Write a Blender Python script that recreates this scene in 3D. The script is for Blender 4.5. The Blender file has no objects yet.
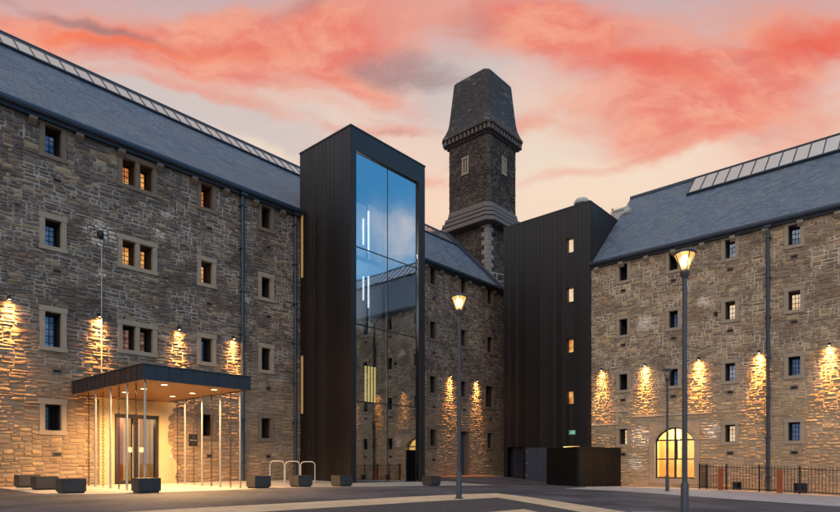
import bpy, bmesh, math, random
import numpy as np
C = bpy.context.scene.collection
SC = bpy.context.scene
# ------------------------------------------------------------------ camera
CH, SH = 0.745, 0.667                      # heading of the view: cos, sin
EYE = 0.9
cam_d = bpy.data.cameras.new('camera'); cam = bpy.data.objects.new('camera', cam_d); C.objects.link(cam)
cam.location = (0, 0, EYE)
cam.rotation_euler = (math.radians(90), 0, math.atan2(SH, CH) - math.pi / 2)
cam_d.sensor_width = 36; cam_d.lens = 36 * 592 / 840
cam_d.shift_y = (463 - 256) / 840
cam_d.clip_start = .05; cam_d.clip_end = 3000
SC.camera = cam
# ------------------------------------------------------------------ view
SC.view_settings.view_transform = 'Standard'; SC.view_settings.look = 'None'
SC.view_settings.gamma = 1; SC.view_settings.use_curve_mapping = False
SC.view_settings.exposure = 0.0
try:
    SC.cycles.use_denoising = True
    SC.cycles.max_bounces = 8; SC.cycles.sample_clamp_indirect = 4
except Exception: pass
# ------------------------------------------------------------------ sun
SUN_EL, SUN_AZ = math.radians(34), math.radians(207)     # added soft fill from behind the viewer; the sunset lies ahead
sd = bpy.data.lights.new('fill_sun', 'SUN'); fill_sun = bpy.data.objects.new('fill_sun', sd); C.objects.link(fill_sun)
sd.energy = 0.5; sd.angle = math.radians(50); sd.color = (1, .90, .82)
fill_sun.rotation_euler = (math.pi / 2 - SUN_EL, 0, SUN_AZ + math.pi / 2)
# ------------------------------------------------------------------ node helper
def lin(r, g, b, k=1.0):
    f = lambda c: ((c / 255 + .055) / 1.055) ** 2.4 if c > 10 else c / 255 / 12.92
    return (f(r) * k, f(g) * k, f(b) * k, 1)
class N:
    def __init__(s, tree): s.t = tree; s.n = tree.nodes; s.l = tree.links
    def put(s, sock, v):
        if v is None: return
        if isinstance(v, bpy.types.NodeSocket): s.l.new(v, sock)
        else:
            try: sock.default_value = v
            except Exception: sock.default_value = tuple(v)[:3]
    def node(s, typ, ins=(), **at):
        n = s.n.new(typ)
        for k, v in at.items(): setattr(n, k, v)
        for k, v in dict(ins).items(): s.put(n.inputs[k], v)
        return n
    def m(s, op, a, b=None, c=None, clamp=False):
        n = s.n.new('ShaderNodeMath'); n.operation = op; n.use_clamp = clamp
        for i, v in enumerate((a, b, c)): s.put(n.inputs[i], v)
        return n.outputs[0]
    def vm(s, op, a, b=None):
        n = s.n.new('ShaderNodeVectorMath'); n.operation = op
        s.put(n.inputs[0], a); s.put(n.inputs[1], b)
        return n.outputs['Value'] if op in ('DOT_PRODUCT', 'LENGTH') else n.outputs[0]
    def mix(s, f, a, b, mode='MIX'):
        n = s.n.new('ShaderNodeMix'); n.data_type = 'RGBA'; n.blend_type = mode; n.clamp_factor = True
        s.put(n.inputs[0], f); s.put(n.inputs[6], a); s.put(n.inputs[7], b)
        return n.outputs[2]
    def ramp(s, f, stops, interp='LINEAR'):
        n = s.n.new('ShaderNodeValToRGB'); r = n.color_ramp; r.interpolation = interp
        while len(r.elements) < len(stops): r.elements.new(.5)
        for e, (p, c) in zip(r.elements, stops): e.position = p; e.color = c if len(c) == 4 else (*c, 1)
        s.put(n.inputs[0], f); return n.outputs[0]
    def sstep(s, x, a, b):
        n = s.n.new('ShaderNodeMapRange'); n.interpolation_type = 'SMOOTHSTEP'
        s.put(n.inputs[0], x); n.inputs[1].default_value = a; n.inputs[2].default_value = b
        return n.outputs[0]
    def noise(s, vec, scale, detail=4, rough=.55, dist=0):
        n = s.node('ShaderNodeTexNoise', {'Scale': scale, 'Detail': detail, 'Roughness': rough, 'Distortion': dist})
        s.put(n.inputs['Vector'], vec); return n
# ------------------------------------------------------------------ world: sunset in front, added pale fill sky behind with a blue sector
W = bpy.data.worlds.new('World'); SC.world = W; W.use_nodes = True
w = N(W.node_tree); w.n.clear()
tc = w.node('ShaderNodeTexCoord').outputs['Generated']
D = w.vm('NORMALIZE', tc)
sep = w.node('ShaderNodeSeparateXYZ', {0: D}); dz = sep.outputs[2]
fd = w.vm('DOT_PRODUCT', D, (CH, SH, 0)); rd = w.vm('DOT_PRODUCT', D, (SH, -CH, 0))
fs = w.m('MAXIMUM', fd, .18); zz = w.m('MAXIMUM', dz, 0.0)
u = w.m('DIVIDE', rd, fs); v = w.m('DIVIDE', zz, fs)
uv0 = w.node('ShaderNodeCombineXYZ', {0: u, 1: v}).outputs[0]
wn = w.noise(uv0, 2.6, 5, .55)
wob = w.vm('SCALE', w.vm('SUBTRACT', wn.outputs['Color'], (.5, .5, .5))); wob.node.inputs['Scale'].default_value = .20
uv = w.vm('ADD', uv0, wob)
# streaky detail, drawn out along the clouds' drift
def streak(ang, sx, sy, sc, det=10, ro=.62, dist=.12):
    return w.noise(w.node('ShaderNodeMapping', {'Vector': uv, 'Rotation': (0, 0, math.radians(ang)), 'Scale': (sx, sy, 1)}).outputs[0], sc, det, ro, dist).outputs['Fac']
stL = streak(8, 1.3, 5.5, 2.0); stR = streak(-24, 1.3, 4.6, 2.1); side = w.sstep(u, -.15, .12)
st1 = w.m('ADD', w.m('MULTIPLY', stL, w.m('SUBTRACT', 1.0, side)), w.m('MULTIPLY', stR, side))
st2 = streak(-8, 1.6, 3.4, 5.2, 10, .64, .25)
pf = w.noise(uv, 7.0, 10, .66, .1).outputs['Fac']
def blob(px, py, a, b, ang=0):
    n = w.node('ShaderNodeMapping', {'Vector': uv, 'Location': ((px - 420) / 592, (463 - py) / 592, 0),
                                     'Rotation': (0, 0, math.radians(ang)), 'Scale': (a / 592, b / 592, 1)}, vector_type='TEXTURE').outputs[0]
    return w.m('POWER', 2.71828, w.m('MULTIPLY', w.vm('DOT_PRODUCT', n, n), -1))
def total(bl):
    r = None
    for k, b in bl:
        x = w.m('MULTIPLY', b, k); r = x if r is None else w.m('ADD', r, x)
    return r
def cover(field, lo, hi, k=1.0):      # how far a cloud's density, frayed by the noise, covers the sky behind it
    f = w.m('ADD', field, w.m('ADD', w.m('MULTIPLY', w.m('SUBTRACT', st1, .5), 1.5), w.m('ADD', w.m('MULTIPLY', w.m('SUBTRACT', st2, .5), 1.1), w.m('MULTIPLY', w.m('SUBTRACT', pf, .5), .5))))
    f = w.m('MULTIPLY', w.sstep(f, lo, hi), w.sstep(field, .03, .55))
    return w.m('MULTIPLY', f, k, clamp=True)
base = w.ramp(v, [(.0, lin(250, 196, 166)), (.36, lin(255, 212, 182)), (.48, lin(255, 222, 200)), (.62, lin(240, 212, 198)), (.74, lin(218, 190, 186)), (.84, lin(198, 170, 180)), (1, lin(186, 180, 182))])
pale = total([(1.0, blob(465, 45, 42, 60, 0)), (.7, blob(560, 120, 70, 30, 30)), (.6, blob(760, 135, 60, 10, 20)), (1, blob(190, 118, 200, 34, -12)), (.6, blob(560, 150, 120, 40, 25)), (.6, blob(470, 50, 40, 60, 0)), (.5, blob(410, 105, 90, 30, 0)), (.4, blob(745, 60, 60, 10, 20))])
col = w.mix(cover(pale, .1, 1.0, .8), base, lin(212, 202, 200))
warm = total([(1.3, blob(565, 150, 80, 60, 50)), (.9, blob(560, 200, 160, 34, 12)), (.8, blob(230, 150, 130, 16, -16)), (.7, blob(660, 150, 120, 22, 18))])
col = w.mix(cover(warm, .1, 1.0, .7), col, lin(255, 232, 208))
pink = total([(.9, blob(455, 14, 60, 22, 0)), (.6, blob(150, 84, 150, 9, -8)), (.7, blob(520, 120, 70, 16, 30)), (.6, blob(250, 108, 100, 7, -14)), (.9, blob(60, 12, 140, 34, 0)), (.9, blob(330, 14, 130, 34, 8)), (.8, blob(810, 120, 110, 46, 22)), (.6, blob(560, 30, 120, 50, 0)), (.75, blob(600, 165, 120, 9, 14)), (.8, blob(780, 10, 160, 34, 0)), (.7, blob(435, 184, 30, 12, 0)), (.7, blob(380, 128, 70, 8, 4)), (.6, blob(300, 90, 120, 14, -14))])
col = w.mix(cover(pink, .05, 1.15, .7), col, lin(244, 158, 136))
coral = total([(.9, blob(345, 36, 90, 26, -4)), (.55, blob(200, 72, 120, 10, -6)), (.8, blob(545, 26, 60, 30, -10)), (.6, blob(730, 125, 70, 18, 20)), (1.0, blob(110, 42, 130, 20, -6)), (1.05, blob(250, 48, 150, 36, -8)), (.7, blob(330, 72, 110, 14, -20)), (.9, blob(590, 40, 110, 36, -14)), (1.1, blob(690, 88, 150, 40, 8)), (.9, blob(770, 55, 100, 44, 18)), (.5, blob(520, 15, 80, 18, 0)), (.7, blob(640, 140, 60, 26, 30)), (.5, blob(20, 26, 70, 12, 0))])
cm = cover(coral, .0, 1.3, .9)
col = w.mix(cm, col, w.mix(w.sstep(st2, .36, .66), lin(242, 124, 108), lin(255, 170, 142)))
deep = total([(1.0, blob(815, 32, 80, 26, 10)), (1.0, blob(110, 42, 100, 10, -8)), (.6, blob(690, 80, 90, 20, -12)), (.6, blob(610, 50, 60, 20, -12)), (.5, blob(250, 50, 90, 14, -6))])
col = w.mix(cover(deep, .2, 1.4, .8), col, w.mix(side, lin(255, 118, 72), lin(244, 92, 70)))
grey = total([(.95, blob(405, 68, 66, 16, -6)), (.5, blob(360, 60, 60, 12, 14)), (.45, blob(440, 84, 50, 10, 0)), (.75, blob(50, 12, 100, 9, -14)), (.7, blob(110, 32, 70, 6, -14)), (.5, blob(400, 128, 40, 6, 0)), (.6, blob(300, 6, 70, 14, 20)), (.6, blob(470, 20, 34, 30, 60)), (.4, blob(740, 50, 50, 8, 18))])
col = w.mix(cover(grey, .1, 1.25, .75), col, lin(158, 128, 132))
# behind and overhead: bright pale veil added as fill light, with a blue sector
bz = w.ramp(zz, [(.0, lin(120, 178, 208)), (.2, lin(92, 168, 206)), (.42, lin(58, 148, 200)), (1, lin(60, 120, 190))])
fill_veil = w.ramp(zz, [(.0, lin(225, 205, 196)), (.5, lin(236, 228, 226)), (1, lin(216, 228, 232))])
fill_veil = w.vm('SCALE', fill_veil); fill_veil.node.inputs['Scale'].default_value = .82
cp = w.node('ShaderNodeCombineXYZ', {0: w.m('DIVIDE', sep.outputs[0], w.m('ADD', zz, .22)), 1: w.m('DIVIDE', sep.outputs[1], w.m('ADD', zz, .22))}).outputs[0]
bc = w.sstep(w.noise(cp, .9, 6, .55, .2).outputs['Fac'], .56, .78)
q = w.vm('SUBTRACT', D, (.672, -.644, .366)); q = w.vm('ADD', q, w.vm('SCALE', w.vm('SUBTRACT', w.noise(D, 14, 6, .6).outputs['Color'], (.5, .5, .5))))
q.node.inputs[1].links[0].from_node.inputs['Scale'].default_value = .11
puff = w.m('POWER', 2.718, w.m('MULTIPLY', w.vm('DOT_PRODUCT', q, q), -1 / (.036 ** 2)))
bz = w.mix(w.m('MAXIMUM', w.m('MULTIPLY', bc, .12), w.m('MULTIPLY', puff, .95)), bz, lin(238, 226, 222))
sect = w.vm('DOT_PRODUCT', D, (.70, -.714, 0))
bz = w.vm('SCALE', bz); bz.node.inputs['Scale'].default_value = 1.75
bz = w.mix(w.m('MULTIPLY', w.sstep(sect, .35, .75), w.sstep(zz, .8, .55)), fill_veil, bz)
fr = w.sstep(fd, .16, .5)
full = w.mix(fr, bz, col)
sky = w.node('ShaderNodeTexSky', sky_type='NISHITA', sun_disc=False, sun_elevation=SUN_EL, sun_rotation=math.pi / 2 - SUN_AZ)
bg1 = w.node('ShaderNodeBackground', {'Color': sky.outputs[0], 'Strength': .05})
bg2 = w.node('ShaderNodeBackground', {'Color': full, 'Strength': .92})
add = w.node('ShaderNodeMixShader', {0: fr, 1: w.node('ShaderNodeAddShader', {0: bg1.outputs[0], 1: bg2.outputs[0]}).outputs[0], 2: bg2.outputs[0]})
w.node('ShaderNodeOutputWorld', {'Surface': add.outputs[0]})
# ------------------------------------------------------------------ materials
def new_mat(name):
    m = bpy.data.materials.new(name); m.use_nodes = True; k = N(m.node_tree); k.n.clear()
    k.b = k.node('ShaderNodeBsdfPrincipled'); k.out = k.node('ShaderNodeOutputMaterial', {'Surface': k.b.outputs[0]})
    return m, k
def obj_co(k): return k.node('ShaderNodeTexCoord').outputs['Object']
def bump(k, h, dist=.01, s=.6):
    k.put(k.b.inputs['Normal'], k.node('ShaderNodeBump', {'Height': h, 'Distance': dist, 'Strength': s}).outputs[0])
def simple(name, c, rough=.5, metal=0, var=.25, scale=6, bmp=.002, spec=.5):
    m, k = new_mat(name); co = obj_co(k)
    n = k.noise(co, scale, 6, .6).outputs['Fac']
    f = k.m('ADD', 1 - var, k.m('MULTIPLY', n, 2 * var))
    cc = k.vm('SCALE', (c[0], c[1], c[2])); k.put(cc.node.inputs['Scale'], f)
    k.put(k.b.inputs['Base Color'], cc); k.put(k.b.inputs['Metallic'], metal)
    k.put(k.b.inputs['Roughness'], k.m('ADD', rough - .08, k.m('MULTIPLY', n, .16)))
    k.put(k.b.inputs['Specular IOR Level'], spec)
    if bmp: bump(k, k.noise(co, scale * 8, 4).outputs['Fac'], bmp)
    return m
def emit(name, c, s):
    m, k = new_mat(name)
    k.put(k.b.inputs['Base Color'], (.1, .1, .1, 1)); k.put(k.b.inputs['Emission Color'], c)
    k.put(k.b.inputs['Emission Strength'], s); return m
def stone_mat(name, pal, dark, patch=None, gain=1.0, buff=None):
    m, k = new_mat(name); co = obj_co(k)
    r = k.node('ShaderNodeNewGeometry').outputs['Random Per Island']
    c = k.ramp(r, [(i / len(pal), lin(*p)) for i, p in enumerate(pal)], 'CONSTANT')
    big = k.noise(co, .35, 4, .6).outputs['Fac']; mid = k.noise(co, 3.2, 6, .65).outputs['Fac']; fine = k.noise(co, 26, 6, .7).outputs['Fac']
    c = k.mix(.36, c, lin(*pal[0]))
    c = k.mix(k.m('MULTIPLY', k.sstep(big, .44, .62), .5), c, lin(*dark))
    c = k.mix(k.m('MULTIPLY', k.sstep(mid, .58, .72), .4), c, lin(58, 52, 50))
    c = k.mix(k.m('MULTIPLY', k.sstep(k.noise(co, 1.3, 7, .7).outputs['Fac'], .6, .72), .35), c, lin(196, 188, 176))
    if buff:      # stone mixes to a paler buff towards the bottom of the wall
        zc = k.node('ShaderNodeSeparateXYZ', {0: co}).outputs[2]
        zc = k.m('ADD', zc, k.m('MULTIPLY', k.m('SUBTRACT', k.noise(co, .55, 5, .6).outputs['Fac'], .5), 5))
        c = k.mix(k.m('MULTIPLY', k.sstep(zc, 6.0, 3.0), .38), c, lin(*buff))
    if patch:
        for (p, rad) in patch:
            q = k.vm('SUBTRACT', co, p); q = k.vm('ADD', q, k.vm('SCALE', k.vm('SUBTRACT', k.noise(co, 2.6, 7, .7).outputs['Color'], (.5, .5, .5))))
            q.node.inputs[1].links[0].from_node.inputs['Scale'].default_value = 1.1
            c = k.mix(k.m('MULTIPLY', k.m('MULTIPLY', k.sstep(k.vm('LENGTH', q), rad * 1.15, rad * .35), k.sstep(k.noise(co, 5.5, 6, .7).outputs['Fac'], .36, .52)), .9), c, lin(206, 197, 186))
    g = k.vm('SCALE', c); k.put(g.node.inputs['Scale'], k.m('MULTIPLY', gain, k.m('ADD', .72, k.m('MULTIPLY', fine, .56))))
    k.put(k.b.inputs['Base Color'], g); k.put(k.b.inputs['Roughness'], .88); k.put(k.b.inputs['Specular IOR Level'], .25)
    bump(k, k.m('ADD', k.m('MULTIPLY', mid, .8), fine), .02, .8)
    return m
PAL_L = [(102, 90, 82), (84, 74, 70), (128, 112, 98), (72, 66, 66), (146, 124, 96), (98, 82, 76), (120, 106, 98), (158, 138, 108), (88, 76, 64), (116, 92, 72), (78, 70, 68), (104, 92, 82)]
PAL_R = [(142, 122, 104), (108, 94, 80), (152, 132, 102), (94, 84, 76), (168, 142, 104), (132, 106, 84), (144, 128, 110), (172, 152, 118), (114, 92, 70), (122, 108, 96), (100, 86, 74), (146, 116, 84)]
PAL_C = [(72, 63, 58), (58, 52, 50), (90, 78, 70), (48, 44, 44), (104, 88, 74), (66, 58, 54)]
M = {}
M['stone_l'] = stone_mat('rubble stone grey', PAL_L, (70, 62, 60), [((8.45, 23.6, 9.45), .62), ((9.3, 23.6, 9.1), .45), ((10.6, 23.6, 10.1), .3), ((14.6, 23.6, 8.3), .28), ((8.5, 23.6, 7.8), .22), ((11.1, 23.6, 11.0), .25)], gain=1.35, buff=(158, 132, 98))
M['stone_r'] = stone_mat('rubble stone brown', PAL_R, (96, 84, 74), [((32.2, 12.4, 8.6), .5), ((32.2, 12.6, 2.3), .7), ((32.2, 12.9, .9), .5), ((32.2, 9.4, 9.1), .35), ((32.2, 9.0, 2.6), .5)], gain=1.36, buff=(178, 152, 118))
M['stone_c'] = stone_mat('dark tower stone', PAL_C, (40, 38, 40), gain=1.25)
def mortar(name, a, b, low=None):
    m, k = new_mat(name); co = obj_co(k)
    n = k.noise(co, .8, 6, .65).outputs['Fac']
    c = k.mix(k.sstep(n, .40, .56), lin(*a), lin(*b))
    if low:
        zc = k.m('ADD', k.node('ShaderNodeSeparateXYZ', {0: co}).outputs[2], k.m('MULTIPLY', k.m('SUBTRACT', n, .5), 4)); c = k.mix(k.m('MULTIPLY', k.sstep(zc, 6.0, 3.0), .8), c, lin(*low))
    k.put(k.b.inputs['Base Color'], c); k.put(k.b.inputs['Roughness'], .95)
    bump(k, k.noise(co, 40, 4).outputs['Fac'], .01); return m
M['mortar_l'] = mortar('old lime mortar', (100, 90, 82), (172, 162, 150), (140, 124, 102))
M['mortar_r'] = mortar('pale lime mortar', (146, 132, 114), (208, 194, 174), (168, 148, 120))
M['mortar_c'] = mortar('dark mortar', (54, 50, 48), (104, 96, 90))
M['dressed'] = simple('dressed sandstone', lin(156, 143, 126), .85, 0, .25, 3, .006, .25)
M['dressed_old'] = simple('weathered dressed stone', lin(118, 104, 92), .88, 0, .3, 3, .008, .25)
M['reveal'] = simple('window reveal stone with painted shade', lin(66, 58, 54), .9, 0, .3, 4, .004, .2)  # shade of the deep recess is put into this dark colour
M['quoin'] = simple('pale quoin stone', lin(176, 166, 156), .85, 0, .3, 4, .006, .25)
M['towerquoin'] = simple('grey tower corner stone', lin(138, 130, 124), .85, 0, .4, 5, .008, .25)
M['ledge'] = simple('grey weathered ledge stone', lin(98, 90, 88), .7, 0, .3, 3, .006)
def slate():
    m, k = new_mat('blue grey slate'); co = obj_co(k)
    r = k.node('ShaderNodeNewGeometry').outputs['Random Per Island']
    c = k.ramp(r, [(0, lin(80, 93, 113)), (.5, lin(90, 104, 124)), (1, lin(102, 116, 136))])
    big = k.noise(co, .5, 5).outputs['Fac']
    c = k.mix(k.m('MULTIPLY', k.sstep(big, .45, .65), .45), c, lin(112, 118, 122))
    c = k.mix(k.m('MULTIPLY', k.sstep(k.noise(co, 1.6, 7, .7).outputs['Fac'], .55, .72), .4), c, lin(58, 64, 72))
    k.put(k.b.inputs['Base Color'], c); k.put(k.b.inputs['Roughness'], k.m('ADD', .42, k.m('MULTIPLY', r, .2)))
    k.put(k.b.inputs['Specular IOR Level'], .6)
    bump(k, k.noise(co, 22, 5).outputs['Fac'], .006, .6); return m
M['slate'] = slate()
def cap_slate():
    m, k = new_mat('weathered dark cap slate'); co = obj_co(k)
    v = k.node('ShaderNodeTexVoronoi', {'Vector': k.node('ShaderNodeMapping', {'Vector': co, 'Scale': (3.4, 3.4, 6.0)}).outputs[0], 'Scale': 1.0, 'Randomness': .8})
    n = k.noise(co, 9, 6, .65).outputs['Fac']
    c = k.ramp(k.node('ShaderNodeSeparateColor', {0: v.outputs['Color']}).outputs[0], [(0, lin(34, 32, 35)), (.7, lin(54, 50, 52)), (.95, lin(74, 68, 68)), (1, lin(112, 104, 100))])
    c = k.mix(k.sstep(n, .5, .7), c, lin(36, 35, 38))
    k.put(k.b.inputs['Base Color'], c); k.put(k.b.inputs['Roughness'], .7)
    bump(k, k.m('ADD', v.outputs['Distance'], n), .04, .6); return m
M['cap'] = cap_slate()
def timber():
    m, k = new_mat('charred black timber'); co = obj_co(k)
    r = k.node('ShaderNodeNewGeometry').outputs['Random Per Island']
    g = k.noise(k.node('ShaderNodeMapping', {'Vector': co, 'Scale': (14, 14, .6)}).outputs[0], 2.0, 6, .65).outputs['Fac']
    c = k.mix(r, lin(20, 15, 14), lin(38, 30, 29)); c = k.mix(k.sstep(g, .4, .7), c, lin(16, 12, 11))
    k.put(k.b.inputs['Base Color'], c); k.put(k.b.inputs['Roughness'], k.m('ADD', .3, k.m('ADD', k.m('MULTIPLY', g, .25), k.m('MULTIPLY', r, .12))))
    bump(k, g, .006, .6); return m
M['timber'] = timber()
M['zinc'] = simple('dark blue grey metal', lin(52, 62, 76), .45, .3, .2, 2, .001)
M['fascia'] = simple('dark anthracite metal', lin(50, 48, 54), .45, .3, .15, 2, .001)
M['iron'] = simple('black iron', lin(34, 32, 34), .5, .4, .25, 12, .001)
M['frame'] = simple('dark window metal', lin(38, 36, 38), .5, .2, .2, 10, 0)
M['post'] = simple('grey painted lamp steel', lin(66, 68, 76), .45, .3, .15, 8, .0005)
M['steel'] = simple('brushed pale steel', lin(176, 172, 166), .35, .6, .1, 20, 0)
M['chain'] = simple('dark blackened chain steel', lin(62, 54, 48), .4, .7, .2, 20, 0)
M['corten'] = simple('rusty corten steel', lin(146, 76, 44), .8, 0, .35, 5, .003, .3)
M['granite'] = simple('dark granite', lin(48, 46, 46), .55, 0, .45, 30, .001)
M['soffit'] = simple('timber soffit', lin(150, 112, 74), .6, 0, .2, 3, .001)
M['plaster'] = simple('cream lime plaster', lin(186, 166, 128), .9, 0, .12, 1.4, .003, .2)
M['wood'] = simple('red brown timber', lin(132, 74, 42), .5, 0, .3, 3, .001)
M['warmwall'] = simple('warm painted inner wall', lin(224, 204, 160), .85, 0, .08, 2, 0)
M['white'] = simple('white painted metal', lin(176, 174, 170), .5, 0, .08, 3, 0)
M['slab'] = simple('concrete floor edge', lin(120, 120, 122), .7, 0, .1, 3, 0)
M['greydoor'] = simple('slate grey door paint', lin(62, 66, 78), .5, 0, .12, 3, 0)
def pane(name, c, rough=.06):
    m, k = new_mat(name); k.put(k.b.inputs['Base Color'], c); k.put(k.b.inputs['Roughness'], rough); k.put(k.b.inputs['Specular IOR Level'], .9)
    bump(k, k.noise(obj_co(k), 2.5, 2).outputs['Fac'], .01, .25); return m
M['pane'] = pane('dark window glass', (.012, .018, .03, 1))
def glow_pane(name, c, s, c2):
    m, k = new_mat(name); co = obj_co(k)
    n = k.noise(co, 2.2, 4, .6).outputs['Fac']
    k.put(k.b.inputs['Base Color'], (.05, .04, .03, 1)); k.put(k.b.inputs['Roughness'], .08)
    k.put(k.b.inputs['Emission Color'], k.mix(k.sstep(n, .38, .62), c2, c)); k.put(k.b.inputs['Emission Strength'], s); return m
M['lit'] = glow_pane('lit window glass amber', lin(255, 186, 110), .85, lin(190, 108, 52))
M['dim'] = glow_pane('dimly lit window glass', lin(190, 150, 130), .5, lin(110, 70, 60))
M['litpale'] = glow_pane('lit window glass pale', lin(255, 228, 190), .9, lin(236, 190, 140))
M['cool'] = glow_pane('window glass with painted pale sky glow', lin(190, 200, 214), .5, lin(110, 126, 150))  # emission stands in for reflected sky as well as room light
M['pinewood'] = simple('pale pine boards', lin(206, 168, 110), .6, 0, .15, 2, .001)
M['bluepane'] = glow_pane('window glass with painted blue sky glow', lin(96, 128, 168), .45, lin(50, 84, 134))  # blue emission stands in for sky mirrored in the pane
def curtain():
    m, k = new_mat('coated curtain wall glass')
    g = k.node('ShaderNodeBsdfGlossy', {'Color': (.80, .88, .95, 1), 'Roughness': .02})
    n = k.node('ShaderNodeBump', {'Height': k.noise(obj_co(k), .6, 3).outputs['Fac'], 'Distance': .02, 'Strength': .12})
    k.put(g.inputs['Normal'], n.outputs[0])
    t = k.node('ShaderNodeBsdfTransparent', {'Color': (.55, .62, .68, 1)})
    fz = k.node('ShaderNodeLayerWeight', {'Blend': .35}).outputs['Facing']
    f = k.m('ADD', .29, k.m('MULTIPLY', fz, .22), clamp=True)
    mx = k.node('ShaderNodeMixShader', {0: f, 1: t.outputs[0], 2: g.outputs[0]})
    k.put(k.out.inputs['Surface'], mx.outputs[0]); return m
M['curtain'] = curtain()
def clear(name, tint, refl):
    m, k = new_mat(name)
    g = k.node('ShaderNodeBsdfGlossy', {'Roughness': .02}); t = k.node('ShaderNodeBsdfTransparent', {'Color': tint})
    k.put(k.out.inputs['Surface'], k.node('ShaderNodeMixShader', {0: refl, 1: t.outputs[0], 2: g.outputs[0]}).outputs[0]); return m
M['clear'] = clear('clear glass', (.93, .93, .9, 1), .08)
M['lantern'] = clear('lantern glass', (.97, .95, .9, 1), .12)
M['blackboard'] = simple('flat black boards', lin(20, 17, 16), .6, 0, .3, 4, .003, .25)
def glowglass():
    m, k = new_mat('lit lantern glass'); t = k.node('ShaderNodeBsdfTransparent', {'Color': (1, .95, .85, 1)}); e = k.node('ShaderNodeEmission', {'Color': (1, .56, .16, 1), 'Strength': 1.7})
    k.put(k.out.inputs['Surface'], k.node('ShaderNodeMixShader', {0: .55, 1: t.outputs[0], 2: e.outputs[0]}).outputs[0]); return m
M['lanternlit'] = glowglass()
def skyl():
    m, k = new_mat('rooflight glass'); k.put(k.b.inputs['Base Color'], lin(120, 122, 126)); k.put(k.b.inputs['Roughness'], .08)
    k.put(k.b.inputs['Specular IOR Level'], 1.0); k.put(k.b.inputs['Metallic'], .9); k.put(k.b.inputs['Base Color'], lin(240, 232, 226)); return m
M['skylight'] = skyl()
M['bulb'] = emit('glowing lamp bulb', (1, .66, .26, 1), 14)
M['lens'] = emit('glowing downlight lens', (1, .72, .34, 1), 14)
M['tube'] = emit('white light tube', (1, .96, .9, 1), 4)
M['ambertube'] = emit('amber light bar', (1, .60, .16, 1), 3.2)
M['slot'] = emit('dim amber slot glass', (1, .55, .14, 1), .32)
M['exit'] = emit('green exit glow', (.05, .50, .34, 1), .4)
M['exitw'] = emit('white exit pictogram', (.6, 1, .85, 1), .5)
def asphalt():
    m, k = new_mat('dark asphalt'); co = obj_co(k)
    f = k.noise(co, 60, 5, .7).outputs['Fac']; b = k.noise(co, .35, 6, .65).outputs['Fac']; md = k.noise(co, 4, 6, .7).outputs['Fac']
    c = k.mix(k.sstep(b, .38, .62), lin(50, 48, 54), lin(90, 84, 90))
    c = k.mix(k.m('MULTIPLY', k.sstep(md, .5, .72), .5), c, lin(46, 43, 47))
    c = k.mix(k.m('MULTIPLY', k.sstep(f, .6, .75), .5), c, lin(138, 128, 124))
    k.put(k.b.inputs['Base Color'], c); k.put(k.b.inputs['Roughness'], k.m('ADD', .6, k.m('MULTIPLY', md, .3)))
    bump(k, k.m('ADD', f, k.m('MULTIPLY', md, .6)), .012, .8); return m
M['asphalt'] = asphalt()
def paving(name, a, b, joint, bw, bh, rot=0.0, grain=40, off=.5):
    m, k = new_mat(name); co = obj_co(k)
    mp = k.node('ShaderNodeMapping', {'Vector': co, 'Rotation': (0, 0, rot)}).outputs[0]
    br = k.node('ShaderNodeTexBrick', {'Vector': mp, 'Color1': lin(*a), 'Color2': lin(*b), 'Mortar': lin(*joint), 'Scale': 1.0, 'Mortar Size': .008, 'Brick Width': bw, 'Row Height': bh, 'Bias': 0.0}, offset=off)
    f = k.noise(co, grain, 5, .7).outputs['Fac']; b2 = k.noise(co, 1.1, 6, .65).outputs['Fac']
    g = k.vm('SCALE', br.outputs['Color']); k.put(g.node.inputs['Scale'], k.m('ADD', .55, k.m('ADD', k.m('MULTIPLY', f, .4), k.m('MULTIPLY', b2, .5))))
    k.put(k.b.inputs['Base Color'], g); k.put(k.b.inputs['Roughness'], .75)
    bump(k, k.m('SUBTRACT', k.m('MULTIPLY', f, .5), br.outputs['Fac']), .01, .7); return m
M['pave'] = paving('pale forecourt paving', (172, 162, 150), (156, 148, 138), (110, 102, 94), .9, .6)
M['band'] = paving('buff stone band', (218, 188, 152), (202, 172, 138), (126, 106, 88), .6, .3, math.radians(5))
M['setts'] = paving('brown setts', (86, 74, 72), (70, 62, 62), (46, 42, 44), .2, .1, math.radians(5), 60)
M['gravel'] = paving('pale stone setts', (204, 192, 190), (172, 162, 164), (108, 100, 100), .16, .12, math.radians(3), 70)
M['kerbred'] = paving('reddish brick edging', (150, 106, 84), (126, 88, 72), (80, 62, 56), .22, .1)
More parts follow.
